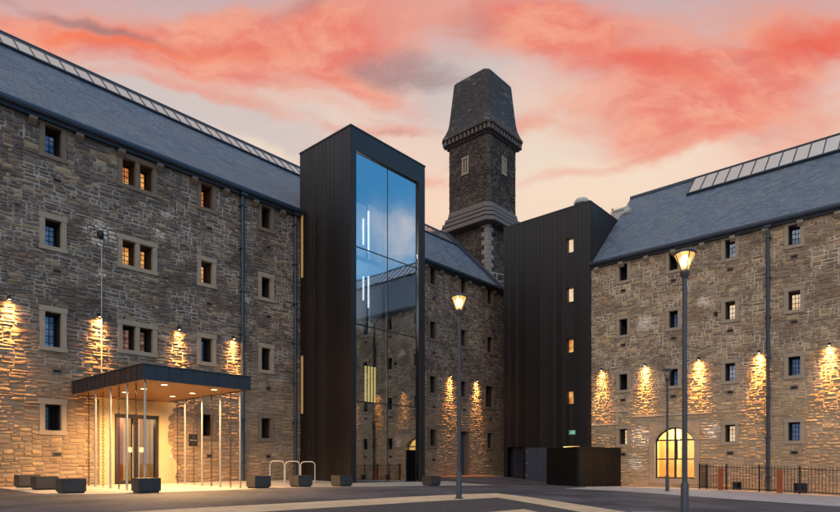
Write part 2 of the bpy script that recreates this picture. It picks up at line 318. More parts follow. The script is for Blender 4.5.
# ------------------------------------------------------------------ object helpers
def tag(o, label=None, cat=None, group=None, kind=None):
    for k, v in (('label', label), ('category', cat), ('group', group), ('kind', kind)):
        if v: o[k] = v
    return o
def thing(name, loc, label, cat, group=None, rz=0):
    o = bpy.data.objects.new(name, None); C.objects.link(o); o.location = loc; o.rotation_euler = (0, 0, rz); o.empty_display_size = .2
    return tag(o, label, cat, group)
def root_loc(o):
    x = y = z = 0.0
    while o is not None: x += o.location[0]; y += o.location[1]; z += o.location[2]; o = o.parent
    return (x, y, z)
class MB:
    """collects shapes given in world coordinates (or local ones for a copied thing)"""
    def __init__(s): s.v = []; s.f = []; s.mi = []; s.cur = 0
    def poly(s, pts): 
        b = len(s.v); s.v += [tuple(p) for p in pts]; s.f.append(tuple(range(b, b + len(pts)))); s.mi.append(s.cur); return s
    def hexa(s, p):       # 8 corners: bottom ring 0-3, top ring 4-7 (counter-clockwise from above)
        b = len(s.v); s.v += [tuple(q) for q in p]
        for f in ((3, 2, 1, 0), (4, 5, 6, 7), (0, 1, 5, 4), (1, 2, 6, 5), (2, 3, 7, 6), (3, 0, 4, 7)): s.f.append(tuple(b + i for i in f)); s.mi.append(s.cur)
        return s
    def box(s, x0, x1, y0, y1, z0, z1):
        return s.hexa([(x0, y0, z0), (x1, y0, z0), (x1, y1, z0), (x0, y1, z0), (x0, y0, z1), (x1, y0, z1), (x1, y1, z1), (x0, y1, z1)])
    def fbox(s, F, s0, s1, z0, z1, d0, d1):
        P = lambda a, z, d: F(a, z, d)
        return s.hexa([P(s0, z0, d1), P(s1, z0, d1), P(s1, z0, d0), P(s0, z0, d0), P(s0, z1, d1), P(s1, z1, d1), P(s1, z1, d0), P(s0, z1, d0)])
    def ring(s, rings, close0=True, close1=True):      # loft of equal-length loops
        b = len(s.v); n = len(rings[0])
        for r in rings: s.v += [tuple(p) for p in r]
        for i in range(len(rings) - 1):
            for j in range(n):
                k = (j + 1) % n
                s.f.append((b + i * n + j, b + i * n + k, b + (i + 1) * n + k, b + (i + 1) * n + j)); s.mi.append(s.cur)
        if close0: s.f.append(tuple(b + j for j in reversed(range(n)))); s.mi.append(s.cur)
        if close1: s.f.append(tuple(b + (len(rings) - 1) * n + j for j in range(n))); s.mi.append(s.cur)
        return s
    def lathe(s, x, y, prof, n=14):
        return s.ring([[(x + r * math.cos(2 * math.pi * j / n), y + r * math.sin(2 * math.pi * j / n), z) for j in range(n)] for r, z in prof])
    def tube(s, pts, r, n=8):
        rings = []
        for i, p in enumerate(pts):
            a = np.array(pts[max(i - 1, 0)], float); b = np.array(pts[min(i + 1, len(pts) - 1)], float)
            t = b - a; t /= np.linalg.norm(t)
            up = np.array((0, 0, 1.0)) if abs(t[2]) < .9 else np.array((1.0, 0, 0))
            e1 = np.cross(t, up); e1 /= np.linalg.norm(e1); e2 = np.cross(t, e1) * -1
            rr = r[i] if isinstance(r, (list, tuple)) else r
            rings.append([tuple(np.array(p) + rr * (math.cos(2 * math.pi * j / n) * e1 + math.sin(2 * math.pi * j / n) * e2)) for j in range(n)])
        return s.ring(rings)
    def build(s, name, mat, parent=None, bevel=0, smooth=False, local=False):
        me = bpy.data.meshes.new(name); off = (0, 0, 0) if (parent is None or local) else root_loc(parent)
        me.from_pydata([(a - off[0], b - off[1], c - off[2]) for a, b, c in s.v], [], s.f)
        mats = mat if isinstance(mat, (list, tuple)) else [mat]
        for m in mats: me.materials.append(m)
        if len(mats) > 1: me.polygons.foreach_set('material_index', s.mi)
        bm = bmesh.new(); bm.from_mesh(me); bmesh.ops.recalc_face_normals(bm, faces=bm.faces)
        if bevel:
            bmesh.ops.remove_doubles(bm, verts=bm.verts, dist=1e-5)
            bmesh.ops.bevel(bm, geom=[e for e in bm.edges if e.calc_face_angle(0) > .5], offset=bevel, segments=2, affect='EDGES', clamp_overlap=True)
        bm.to_mesh(me); bm.free()
        if smooth:
            me.polygons.foreach_set('use_smooth', [True] * len(me.polygons))
            try: me.set_sharp_from_angle(angle=.7)
            except Exception: pass
        o = bpy.data.objects.new(name, me); C.objects.link(o)
        if parent is not None: o.parent = parent
        return o
def dup(o, parent=None):
    c = o.copy(); C.objects.link(c); c.parent = parent
    for ch in list(o.children): dup(ch, c)
    return c
def fold(o):   # everything built so far into world coordinates relative to its root is already local
    return o
def frame(ox, oy, sx, sy):
    """wall frame: s runs along (sx,sy) (to the right when facing the wall), depth d comes out of it"""
    nx, ny = sy, -sx
    return lambda a, z, d: (ox + sx * a + nx * d, oy + sy * a + ny * d, z)
# ------------------------------------------------------------------ ground shape
def smax(x, k=2.0): return .5 * (x + math.sqrt(x * x + k))
def gz(x, y):
    fade = min(1.0, max(0.0, (23.6 - y) / 8.0)); fade = fade * fade * (3 - 2 * fade)
    z = -(.0235 * smax(min(x, 45) - 13) + .03 * smax(9 - max(y, -6))) * fade if x > -8 else 0
    z = z + .06 * fade
    k = min(1, max(0, (y - 18) / 5)); z += .09 * k * k * (3 - 2 * k)
    return z
def sheet(name, poly, off, mat, step=.8, kind='structure'):
    bm = bmesh.new(); f = bm.faces.new([bm.verts.new((x, y, 0)) for x, y in poly])
    xs = [p[0] for p in poly]; ys = [p[1] for p in poly]
    for ax, lo, hi in ((0, min(xs), max(xs)), (1, min(ys), max(ys))):
        k = math.floor(lo / step) * step
        while k < hi:
            no = (1, 0, 0) if ax == 0 else (0, 1, 0); co = (k, 0, 0) if ax == 0 else (0, k, 0)
            bmesh.ops.bisect_plane(bm, geom=bm.verts[:] + bm.edges[:] + bm.faces[:], plane_co=co, plane_no=no); k += step
    for v_ in bm.verts: v_.co.z = gz(v_.co.x, v_.co.y) + off
    bmesh.ops.recalc_face_normals(bm, faces=bm.faces)
    if bm.faces and sum(f.normal.z for f in bm.faces) < 0: bmesh.ops.reverse_faces(bm, faces=bm.faces)
    me = bpy.data.meshes.new(name); bm.to_mesh(me); bm.free(); me.materials.append(mat)
    o = bpy.data.objects.new(name, me); C.objects.link(o); return tag(o, kind=kind)
def build_ground():
    xs = [-900, -300, -100, -50] + [x * .8 for x in range(-25, 61)] + [60, 100, 300, 900]
    ys = [-900, -300, -100, -50] + [y * .8 for y in range(-25, 46)] + [45, 60, 100, 300, 900]
    vs = [(x, y, gz(x, y)) for y in ys for x in xs]; nx = len(xs)
    fs = [(j * nx + i, j * nx + i + 1, (j + 1) * nx + i + 1, (j + 1) * nx + i) for j in range(len(ys) - 1) for i in range(nx - 1)]
    me = bpy.data.meshes.new('ground'); me.from_pydata(vs, [], fs); me.materials.append(M['asphalt'])
    o = bpy.data.objects.new('ground', me); C.objects.link(o); tag(o, kind='structure')
build_ground()
sheet('forecourt', [(5.2, 18.2), (7.0, 16.95), (24.4, 16.6), (24.4, 19.95), (22.7, 19.95), (22.7, 23.5), (5.2, 23.5)], .004, M['pave'])
sheet('paving_band', [(-6, 10.9), (5, 10.6), (14.5, 9.95), (11.4, 4.6), (8.0, -1.2), (6.4, -.6), (10.6, 5.2), (12.5, 8.55), (5, 9.1), (-6, 9.4)], .004, M['band'])
sheet('sett_court', [(-6, 9.4), (5, 9.1), (12.5, 8.55), (10.6, 5.2), (6.4, -.6), (-6, -.6)], .006, M['setts'])
sheet('inner_band', [(-6, 7.2), (5, 6.75), (10.2, 6.35), (8.6, 3.5), (5.6, -.5), (-6, -.5)], .010, M['band'])
sheet('side_paving', [(10.9, 4.5), (11.7, 4.75), (12.7, 3.9), (11.2, 1.2), (9.4, 1.4)], .005, M['gravel'])
sheet('sett_pavement', [(22.6, 12.1), (21.2, 8.0), (20.3, 5.2), (20.0, 2.0), (20.0, -9), (32.1, -9), (32.1, 13.4), (27.9, 13.7), (26, 12.8)], .005, M['gravel'])
sheet('brick_edging', [(24.5, 22.4), (32, 21.6), (32, 23.5), (24.5, 23.5)], .004, M['kerbred'])
# ------------------------------------------------------------------ rubble walls: real stones, laid to an irregular lattice
def rubble(F, s_rng, z_rng, holes, seed, size, cell=.078, off=0, jit=.019):
    """returns numpy verts, faces (stones) and verts, faces (mortar backing)"""
    rng = random.Random(seed)
    def lines(lo, hi, extra):
        b = sorted({round(x, 4) for x in [lo, hi] + [e for e in extra if lo < e < hi]})
        out = [b[0]]
        for a, c in zip(b, b[1:]):
            n = max(1, round((c - a) / cell))
            out += [a + (c - a) * (i + 1) / n for i in range(n)]
        return out
    S = lines(*s_rng, [h[0] for h in holes] + [h[1] for h in holes]); Z = lines(*z_rng, [h[2] for h in holes] + [h[3] for h in holes])
    ns, nz = len(S) - 1, len(Z) - 1
    occ = np.zeros((nz, ns), bool)
    for h in holes:
        for j in range(nz):
            zc = (Z[j] + Z[j + 1]) / 2
            if not h[2] < zc < h[3]: continue
            for i in range(ns):
                if h[0] < (S[i] + S[i + 1]) / 2 < h[1]: occ[j, i] = True
    hole = occ.copy()
    js = np.array([[rng.uniform(-jit, jit) for _ in range(ns + 1)] for _ in range(nz + 1)]); jz = np.array([[rng.uniform(-jit, jit) for _ in range(ns + 1)] for _ in range(nz + 1)])
    pad = np.ones((nz + 2, ns + 2), bool); pad[1:-1, 1:-1] = hole
    fix = pad[:-1, :-1] | pad[1:, :-1] | pad[:-1, 1:] | pad[1:, 1:]
    js[fix] = 0; jz[fix] = 0
    rect = []
    for j in range(nz):
        i = 0
        while i < ns:
            if occ[j, i]: i += 1; continue
            mw, mh = size(Z[j], rng)
            wd = 0
            while wd < mw and i + wd < ns and not occ[j, i + wd]: wd += 1
            if wd < ns - i and wd == mw and i + wd < ns and not occ[j, i + wd] and (i + wd + 1 >= ns or occ[j, i + wd + 1]): wd += 1
            ht = 1
            while ht < mh and j + ht < nz and not occ[j + ht, i:i + wd].any(): ht += 1
            occ[j:j + ht, i:i + wd] = True; rect.append((i, j, wd, ht)); i += wd
    V = []; Q = []
    for (i, j, a, b) in rect:
        g = rng.uniform(.004, .013)
        cs = [(S[i] + js[j, i] + g, Z[j] + jz[j, i] + g), (S[i + a] + js[j, i + a] - g, Z[j] + jz[j, i + a] + g),
              (S[i + a] + js[j + b, i + a] - g, Z[j + b] + jz[j + b, i + a] - g), (S[i] + js[j + b, i] + g, Z[j + b] + jz[j + b, i] - g)]
        d = rng.uniform(.006, .034) + off; n0 = len(V)
        mid = lambda p, q: ((p[0] + q[0]) / 2 + rng.uniform(-.006, .006), (p[1] + q[1]) / 2 + rng.uniform(-.006, .006))
        cx = sum(c[0] for c in cs) / 4; cz = sum(c[1] for c in cs) / 4
        ring = [cs[0], mid(cs[0], cs[1]), cs[1], mid(cs[1], cs[2]), cs[2], mid(cs[2], cs[3]), cs[3], mid(cs[3], cs[0])]
        rx, rz = cs[1][0] - cs[0][0], cs[3][1] - cs[0][1]; t = min(.018, .16 * min(rx, rz))
        for k, (x, z) in enumerate(ring): V.append(F(x, z, -.03 + off))
        for k, (x, z) in enumerate(ring):
            ix = x + (t if x < cx - rx * .3 else -t if x > cx + rx * .3 else 0); iz = z + (t if z < cz - rz * .3 else -t if z > cz + rz * .3 else 0)
            V.append(F(ix, iz, d + rng.uniform(-.012, .008) - (.008 if k % 2 == 0 else 0)))
        V.append(F(cx + rng.uniform(-.02, .02), cz, d + rng.uniform(.0, .016)))
        for k in range(8):
            k2 = (k + 1) % 8; Q.append((n0 + k, n0 + k2, n0 + 8 + k2, n0 + 8 + k))
        o = n0 + 8; c = n0 + 16
        Q += [(o, o + 1, c, o + 7), (o + 1, o + 2, o + 3, c), (c, o + 3, o + 4, o + 5), (o + 7, c, o + 5, o + 6)]
    # backing in row strips
    BV = []; BQ = []
    for j in range(nz):
        i = 0
        while i < ns:
            if hole[j, i]: i += 1; continue
            k = i
            while k < ns and not hole[j, k]: k += 1
            b = len(BV); BV += [F(S[i], Z[j], -.006 + off), F(S[k], Z[j], -.006 + off), F(S[k], Z[j + 1], -.006 + off), F(S[i], Z[j + 1], -.006 + off)]
            BQ.append((b, b + 1, b + 2, b + 3)); i = k
    return V, Q, BV, BQ
def wall_mesh(name, pieces, mats, parent):
    V = []; Q = []; mi = []
    for (v1, q1, v2, q2) in pieces:
        b = len(V); V += v1; Q += [tuple(i + b for i in q) for q in q1]; mi += [0] * len(q1)
        b = len(V); V += v2; Q += [tuple(i + b for i in q) for q in q2]; mi += [1] * len(q2)
    off = root_loc(parent)
    me = bpy.data.meshes.new(name); me.from_pydata((np.array(V) - np.array(off)).tolist(), [], Q)
    for m in mats: me.materials.append(m)
    me.polygons.foreach_set('material_index', mi)
    o = bpy.data.objects.new(name, me); C.objects.link(o); o.parent = parent
    # material patches are given in world coordinates: keep the mesh's own origin at the world's
    me.transform(__import__('mathutils').Matrix.Translation(off)); o.location = (-off[0], -off[1], -off[2])
    return o
SZ_RUBBLE = lambda z, r: (r.choice((1, 2, 2, 3, 3, 4, 5, 6)), r.choice((1, 1, 1, 2, 2, 3)))
def size_left(z, r):
    if z > 11.2: return r.choice((2, 3, 4, 5, 6, 7)), r.choice((1, 2, 2, 3, 3))
    if z > 6: return r.choice((2, 2, 3, 3, 4, 5, 6)), r.choice((1, 1, 2, 2))
    return r.choice((3, 4, 4, 5, 6, 7)), r.choice((1, 2, 2, 2))
def size_right(z, r):
    if z < 3: return r.choice((3, 4, 5, 6, 7)), r.choice((1, 2, 2, 2, 3))
    return r.choice((2, 2, 3, 3, 4, 5, 6)), r.choice((1, 1, 1, 2, 2, 3))
JW, LH, SHt = .17, .2, .16
def hole_of(wn): return (wn[0] - JW, wn[1] + JW, wn[2] - SHt, wn[3] + LH)
def window(F, parent, s0, s1, z0, z1, glass, mull=None, dressed='dressed', depth=.72, sur=True, bars=(2, 4)):
    m = MB(); b = .045; fd_ = depth - .04
    m.fbox(F, s0, s0 + b, z0, z1, -fd_ - .04, -fd_); m.fbox(F, s1 - b, s1, z0, z1, -fd_ - .04, -fd_)
    m.fbox(F, s0 + b, s1 - b, z0, z0 + b, -fd_ - .04, -fd_); m.fbox(F, s0 + b, s1 - b, z1 - b, z1, -fd_ - .04, -fd_)
    lights = [(s0 + b, s1 - b)] if not mull else [(s0 + b, mull[0]), (mull[1], s1 - b)]
    for a, c in lights:
        for i in range(bars[0]):
            x = a + (c - a) * (i + 1) / (bars[0] + 1); m.fbox(F, x - .011, x + .011, z0 + b, z1 - b, -fd_ - .03, -fd_ + .002)
        for i in range(bars[1]):
            z = z0 + (z1 - z0) * (i + 1) / (bars[1] + 1); m.fbox(F, a, c, z - .011, z + .011, -fd_ - .034, -fd_ + .006)
    o = m.build('window', M['frame'], parent)
    p = MB(); p.fbox(F, s0 + .01, s1 - .01, z0 + .01, z1 - .01, -fd_ - .035, -fd_ - .02); p.build('pane', M[glass], o)
    if sur:
        m = MB(); f0 = .05
        e = -.14
        m.fbox(F, s0 - JW, s0, z0, z1, e, f0 - .006); m.fbox(F, s1, s1 + JW, z0, z1, e, f0 - .006)
        m.fbox(F, s0 - JW - .03, s1 + JW + .03, z1, z1 + LH, e, f0); m.fbox(F, s0 - JW - .03, s1 + JW + .03, z0 - SHt, z0, e, f0 + .006)
        if mull: m.fbox(F, mull[0], mull[1], z0, z1, e + .002, f0 - .02)
        m.build('surround', M[dressed], o, bevel=.008)
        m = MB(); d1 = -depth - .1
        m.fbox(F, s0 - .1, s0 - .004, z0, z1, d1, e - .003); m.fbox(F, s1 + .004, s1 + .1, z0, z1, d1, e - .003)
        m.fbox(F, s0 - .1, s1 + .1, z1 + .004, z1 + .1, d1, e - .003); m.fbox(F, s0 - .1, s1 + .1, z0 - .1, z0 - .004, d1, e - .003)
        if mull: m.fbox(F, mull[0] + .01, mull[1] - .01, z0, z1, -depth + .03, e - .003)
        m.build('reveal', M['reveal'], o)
    return o
def vent_slot(F, parent, s, z, wd=.24, h=.11):
    m = MB(); m.fbox(F, s - wd / 2, s + wd / 2, z, z + h, -.10, -.004)
    m.fbox(F, s - wd / 2 - .035, s - wd / 2, z, z + h, -.10, .035); m.fbox(F, s + wd / 2, s + wd / 2 + .035, z, z + h, -.10, .035)
    m.fbox(F, s - wd / 2 - .035, s + wd / 2 + .035, z + h, z + h + .03, -.10, .035); m.fbox(F, s - wd / 2 - .035, s + wd / 2 + .035, z - .03, z, -.10, .035)
    m.cur = 0; o = m.build('air_vent', [M['iron'], M['dressed_old']], parent)
    idx = [0] * 6 + [1] * (len(o.data.polygons) - 6); o.data.polygons.foreach_set('material_index', idx); return o
def vent_hole(s, z, wd=.24, h=.11): return (s - wd / 2 - .035, s + wd / 2 + .035, z - .03, z + h + .03)
def slates(name, F3, s0, s1, length, parent, seed, skip=None):
    """F3(s, t, h): s along the eaves, t up the slope, h off the slope"""
    rng = random.Random(seed); V = []; Q = []; ch, cw = .2, .26
    rows = int(length / ch)
    for j in range(rows):
        x = s0 - (cw / 2 if j % 2 else 0)
        while x < s1:
            wv = cw * rng.uniform(.9, 1.1); a, b = max(x, s0), min(x + wv, s1)
            if b - a > .03 and not (skip and skip((a + b) / 2, (j + .5) * ch)):
                t0, t1 = j * ch + rng.uniform(-.006, .006), (j + 1) * ch + .05; h = rng.uniform(.011, .018); n = len(V)
                V += [F3(a + .003, t0, h), F3(b - .003, t0, h + rng.uniform(-.003, .003)), F3(b - .003, t1, .004), F3(a + .003, t1, .004), F3(a + .003, t0, 0), F3(b - .003, t0, 0)]
                Q += [(n, n + 1, n + 2, n + 3), (n + 4, n + 5, n + 1, n)]
            x += wv
    b = len(V); V += [F3(s0, 0, -.01), F3(s1, 0, -.01), F3(s1, length, -.01), F3(s0, length, -.01)]
    if not skip: Q.append((b, b + 1, b + 2, b + 3))
    else: V[b:] = [F3(s0, .5, -.01), F3(s1, .5, -.01), F3(s1, length, -.01), F3(s0, length, -.01)]; Q.append((b, b + 1, b + 2, b + 3))
    off = root_loc(parent); me = bpy.data.meshes.new(name); me.from_pydata((np.array(V) - np.array(off)).tolist(), [], Q); me.materials.append(M['slate'])
    o = bpy.data.objects.new(name, me); C.objects.link(o); o.parent = parent; return o
def downpipe(F, parent, s, z0, z1, r=.075, mat='zinc'):
    m = MB(); m.tube([F(s, z0, .14), F(s, z1 - .25, .14)], r, 12)
    m.fbox(F, s - .15, s + .15, z1 - .3, z1, .03, .30)
    z = z0 + .8
    while z < z1 - .6: m.fbox(F, s - r - .03, s + r + .03, z, z + .06, .0, .14 + r + .012); z += 1.9
    return m.build('downpipe', M[mat], parent)
def gutter(F, parent, s0, s1, z):
    m = MB(); prof = [(.02, z - .26), (.20, z - .26), (.20, z - .16), (.36, z - .16), (.40, z - .08), (.40, z + .02), (.02, z + .02)]
    m.ring([[F(s, zz_, d) for d, zz_ in prof] for s in (s0, s1)])
    return m.build('gutter', M['zinc'], parent)
def spotlight(name, parent, loc, rot, energy, size, color, blend=.6, radius=.03):
    d = bpy.data.lights.new(name, 'SPOT'); d.energy = energy; d.spot_size = math.radians(size); d.spot_blend = blend; d.color = color; d.shadow_soft_size = radius
    o = bpy.data.objects.new(name, d); C.objects.link(o); o.parent = parent; o.location = loc; o.rotation_euler = rot; return o
def pointlight(name, parent, loc, energy, color, radius=.08):
    d = bpy.data.lights.new(name, 'POINT'); d.energy = energy; d.color = color; d.shadow_soft_size = radius
    o = bpy.data.objects.new(name, d); C.objects.link(o); o.parent = parent; o.location = loc; return o
# ------------------------------------------------------------------ the long stone prison wing (left and behind the glass tower)
FL = frame(0, 23.6, 1, 0); YL, EV, PITCH = 23.6, 13.1, math.sqrt(.5)
wing = thing('stone_building', (16, 23.6, 0), 'long grey rubble stone block with barred windows behind the entrance canopy and glass tower', 'building')
L_WIN = []   # s0, s1, z0, z1, glass, mullion
for (a, b) in ((6.68, 7.19), (12.47, 12.99), (15.42, 15.92)):
    for r, (z0, z1) in enumerate(((11.75, 12.75), (8.54, 9.48), (5.2, 6.22), (2.05, 2.97))):
        g = 'pane'
        if a == 12.47 and r < 2: g = 'lit'
        if a == 6.68 and r < 3: g = 'bluepane'
        if a == 6.68 and r == 2: z0 = 5.0
        if a == 12.47 and r == 2: g = 'bluepane'
        L_WIN.append((a, b, z0, z1, g, None))
for r, (z0, z1) in enumerate(((11.62, 12.6), (8.52, 9.46), (5.26, 6.2))):
    L_WIN.append((9.28, 10.44, z0, z1, 'lit' if r < 2 else 'dim', (9.77, 9.935)))
for (a, b) in ((27.25, 27.76), (30.3, 30.85), (33.25, 33.85)):
    for r, (z0, z1) in enumerate(((11.82, 12.82), (8.5, 9.54), (5.2, 6.2), (1.95, 2.95))):
        if r == 3 and a == 30.3: continue
        if r == 2 and a == 33.25: L_WIN.append((33.06, 33.95, 4.75, 6.16, 'pane', None)); continue
        L_WIN.append((a, b, z0, z1, 'pane', None))
for k in (1.0, 3.85): 
    for (z0, z1) in ((11.75, 12.75), (8.54, 9.48), (5.2, 6.22), (2.05, 2.97)): L_WIN.append((k, k + .5, z0, z1, 'pane', None))
holes = [hole_of(x) for x in L_WIN]
L_VENT = [((x[0] + x[1]) / 2 + .12, x[2] - .9) for x in L_WIN if not x[5] and x[0] > 5]
L_VENT = [p for p in L_VENT if not (abs(p[0] - 6.9) < .5 and p[1] > 12)]
holes += [vent_hole(*p) for p in L_VENT]
DOOR = (8.98, 10.68, -.3, 2.78); MDOOR = (30.17, 31.12, -.3, 2.95)
holes += [(8.45, 10.95, -1.2, 3.3), (MDOOR[0] - JW, MDOOR[1] + JW, -1.2, MDOOR[3] + LH)]
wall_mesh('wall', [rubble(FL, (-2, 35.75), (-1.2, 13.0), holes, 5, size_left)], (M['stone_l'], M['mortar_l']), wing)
for x in L_WIN: window(FL, wing, *x[:5], mull=x[5], dressed='dressed' if x[2] < 11 and x[0] < 20 and not (x[0] > 12 and x[2] < 3) else 'dressed_old')
for p in L_VENT: vent_slot(FL, wing, *p)
# gable ends, back wall
m = MB(); RY, RZ = YL + 5.3, EV + 5.3
for x0, x1 in ((34.9, 35.38), (-2, -1.6)):
    m.ring([[(x, y, z) for y, z in ((YL + .05, -1.2), (YL + 10.55, -1.2), (YL + 10.55, EV - .1), (RY, RZ - .12), (YL + .05, EV - .1))] for x in (x0, x1)])
m.box(-1.6, 34.9, YL + 10.1, YL + 10.5, -1.2, EV - .1)
m.build('gable', M['dressed_old'], wing)
S3 = lambda s, t, h: (s, YL - .22 + t * PITCH - h * PITCH, EV - .2 + t * PITCH + h * PITCH)
S3b = lambda s, t, h: (s, YL + 10.82 - t * PITCH + h * PITCH, EV - .2 + t * PITCH + h * PITCH)
SL = 4.42 / PITCH; RL = 5.52 / PITCH
slates('roof', S3, -2, 35.2, SL, wing, 3, skip=lambda s, t: 17.5 < s < 22.7 and t * PITCH - .22 < .15)
slates('roof', S3b, -2, 35.2, RL - .05, wing, 4)
def rooflight(S, parent, s0, s1, step):
    m = MB()
    def slab(a, b, t0, t1, h0, h1): m.hexa([S(a, t0, h0), S(b, t0, h0), S(b, t1, h0), S(a, t1, h0), S(a, t0, h1), S(b, t0, h1), S(b, t1, h1), S(a, t1, h1)])
    n = max(1, round((s1 - s0) / step))
    for i in range(n): slab(s0 + (s1 - s0) * i / n + .014, s0 + (s1 - s0) * (i + 1) / n - .014, SL + .06, RL - .03, .05, .075)
    o = m.build('rooflight', M['skylight'], parent)
    m = MB()
    for i in range(n + 1):
        x = s0 + (s1 - s0) * i / n; slab(x - .016, x + .016, SL + .06, RL - .03, .03, .10)
    slab(s0 - .06, s1 + .06, SL - .06, SL + .06, .0, .12); slab(s0 - .06, s1 + .06, RL - .03, RL + .06, .0, .14)
    m.build('glazing_bar', M['zinc'], o)
rooflight(S3, wing, -2, 35.0, .56)
m = MB(); m.ring([[(x, RY + d, RZ + z) for d, z in ((-.14, -.10), (.14, -.10), (.1, .1), (0, .14), (-.1, .1))] for x in (-2, 35.2)]); m.build('ridge', M['zinc'], wing)
m = MB()
for t0, t1 in ((-.05, RL),):
    a, b = S3(35.2, t0, -.1), S3(35.2, t1, -.1)
    m.hexa([S3(35.12, t0, -.1), S3(35.5, t0, -.1), S3(35.5, t1, -.1), S3(35.12, t1, -.1), S3(35.12, t0, .22), S3(35.5, t0, .22), S3(35.5, t1, .22), S3(35.12, t1, .22)])
    m.hexa([S3b(35.12, t0, -.1), S3b(35.5, t0, -.1), S3b(35.5, t1, -.1), S3b(35.12, t1, -.1), S3b(35.12, t0, .22), S3b(35.5, t0, .22), S3b(35.5, t1, .22), S3b(35.12, t1, .22)])
m.build('verge_coping', M['zinc'], wing)
gutter(FL, wing, -2, 17.55, EV - .02); gutter(FL, wing, 22.65, 35.35, EV - .02)
for k in range(-4, 22):
    s = 6.28 + 1.46 * k
    if 17.4 < s < 22.9 or s > 35: continue
    m = MB(); z1 = EV - .30
    m.ring([[FL(x, z, d) for d, z in ((-.05, z1 - .26), (.06, z1 - .26), (.18, z1 - .16), (.24, z1 - .1), (.24, z1), (-.05, z1))] for x in (s - .12, s + .12)]); m.build('corbel', M['dressed_old'], wing)
downpipe(FL, wing, 14.37, .1, EV - .02, .085); downpipe(FL, wing, 17.22, .1, EV - .02, .075)
m = MB(); m.tube([FL(8.52, 3.9, .05), FL(8.52, 9.0, .05)], .024, 8); m.build('conduit', M['quoin'], wing)
# cream plaster round the entrance, doorway, lobby
rp = random.Random(8); edge = []
z = 3.36
pts = [(8.5, -.05), (8.5, 3.36)]
while z > 0: pts.append((11.25 + .22 * math.sin(z * 2.3) + rp.uniform(-.12, .12) - .12 * (z > 2.4), z)); z -= .14
pts.append((11.3, -.05))
m = MB()
def slab_poly(m, F, pts, d0, d1): m.ring([[F(a, z, d0) for a, z in pts], [F(a, z, d1) for a, z in pts]])
slab_poly(m, FL, [(8.45, -.2), (DOOR[0], -.2), (DOOR[0], DOOR[3]), (DOOR[0], 3.34), (8.45, 3.34)], -.3, .046)
slab_poly(m, FL, [(DOOR[1], 3.34), (DOOR[1], DOOR[3]), (DOOR[1], -.2)] + [(a, z) for a, z in reversed(pts[2:])], -.012, .05)
slab_poly(m, FL, [(DOOR[0], DOOR[3]), (DOOR[1], DOOR[3]), (DOOR[1], 3.34), (DOOR[0], 3.34)], -.3, .043)
m.fbox(FL, DOOR[1], DOOR[1] + .25, -.2, 3.3, -.3, -.02)
m.build('plaster_panel', M['plaster'], wing)
m = MB(); b = .11; s0, s1, z0, z1 = DOOR[0], DOOR[1], .07, DOOR[3]; sm = (s0 + s1) / 2
m.fbox(FL, s0, s0 + b, z0, z1, -.24, -.02); m.fbox(FL, s1 - b, s1, z0, z1, -.24, -.02); m.fbox(FL, s0 + b, s1 - b, z1 - .14, z1, -.24, -.02)
m.fbox(FL, sm - .13, sm + .07, z0, z1 - .14, -.22, -.06); m.fbox(FL, s0 + b, sm - .13, z0, z0 + .16, -.2, -.08); m.fbox(FL, sm + .07, s1 - b, z0, z0 + .16, -.2, -.08)
ent = m.build('entrance_door', M['frame'], wing)
for a, c in ((s0 + b, sm - .13), (sm + .07, s1 - b)):
    m = MB(); m.fbox(FL, a, c, z0 + .16, z1 - .14, -.15, -.13); m.build('glass_leaf', M['clear'], ent)
for xh in (sm - .24, sm + .20):
    m = MB(); m.fbox(FL, xh - .13, xh + .13, 1.32, 1.52, -.125, -.108); m.build('push_plate', M['white'], ent)
    m = MB(); m.tube([FL(xh + (.1 if xh < sm else -.1), .3, -.05), FL(xh + (.1 if xh < sm else -.1), 2.4, -.05)], .018, 8); m.build('pull_handle', M['steel'], ent)
m = MB()
m.box(8.2, 11.6, 26.6, 26.7, .07, 3.2); m.box(8.1, 8.2, 23.62, 26.7, .07, 3.2); m.box(11.6, 11.7, 23.62, 26.7, .07, 3.2); m.box(8.1, 11.7, 23.62, 26.7, 3.2, 3.3); m.box(8.1, 11.7, 23.92, 26.7, -.03, .07)
lob = m.build('lobby', M['warmwall'], wing)
m = MB(); m.box(8.2, 9.9, 25.9, 26.0, .07, 3.1); m.box(9.9, 10.1, 25.6, 26.2, .07, 3.1); m.build('timber_screen_wall', M['wood'], lob)
m = MB(); m.box(9.3, 9.75, 25.2, 25.5, .07, 3.2); m.box(10.55, 10.8, 25.6, 25.8, .07, 3.2); m.box(8.2, 9.25, 26.4, 26.55, .07, 2.6); m.build('timber_lining', M['wood'], lob)
pl = pointlight('lobby_light', wing, (10.4 - 16, 25.0 - 23.6, 2.8), 95, (1, .70, .36), .2)
m = MB(); m.fbox(FL, 11.08, 11.19, 1.05, 1.25, .046, .075); m.build('door_entry_panel', M['white'], wing)
m = MB(); s0, s1, z0, z1 = MDOOR; z0 = -.05
m.fbox(FL, s0, s1, z0, z1, -.42, -.34); md = m.build('side_door', M['greydoor'], wing)
m = MB(); m.fbox(FL, s0 - JW, s0, z0 - .4, z1, -.5, .044); m.fbox(FL, s1, s1 + JW, z0 - .4, z1, -.5, .044); m.fbox(FL, s0 - JW - .05, s1 + JW + .05, z1, z1 + LH, -.5, .05); m.fbox(FL, s0, s1, z0 - .4, z0, -.5, .03); m.build('surround', M['dressed_old'], md)
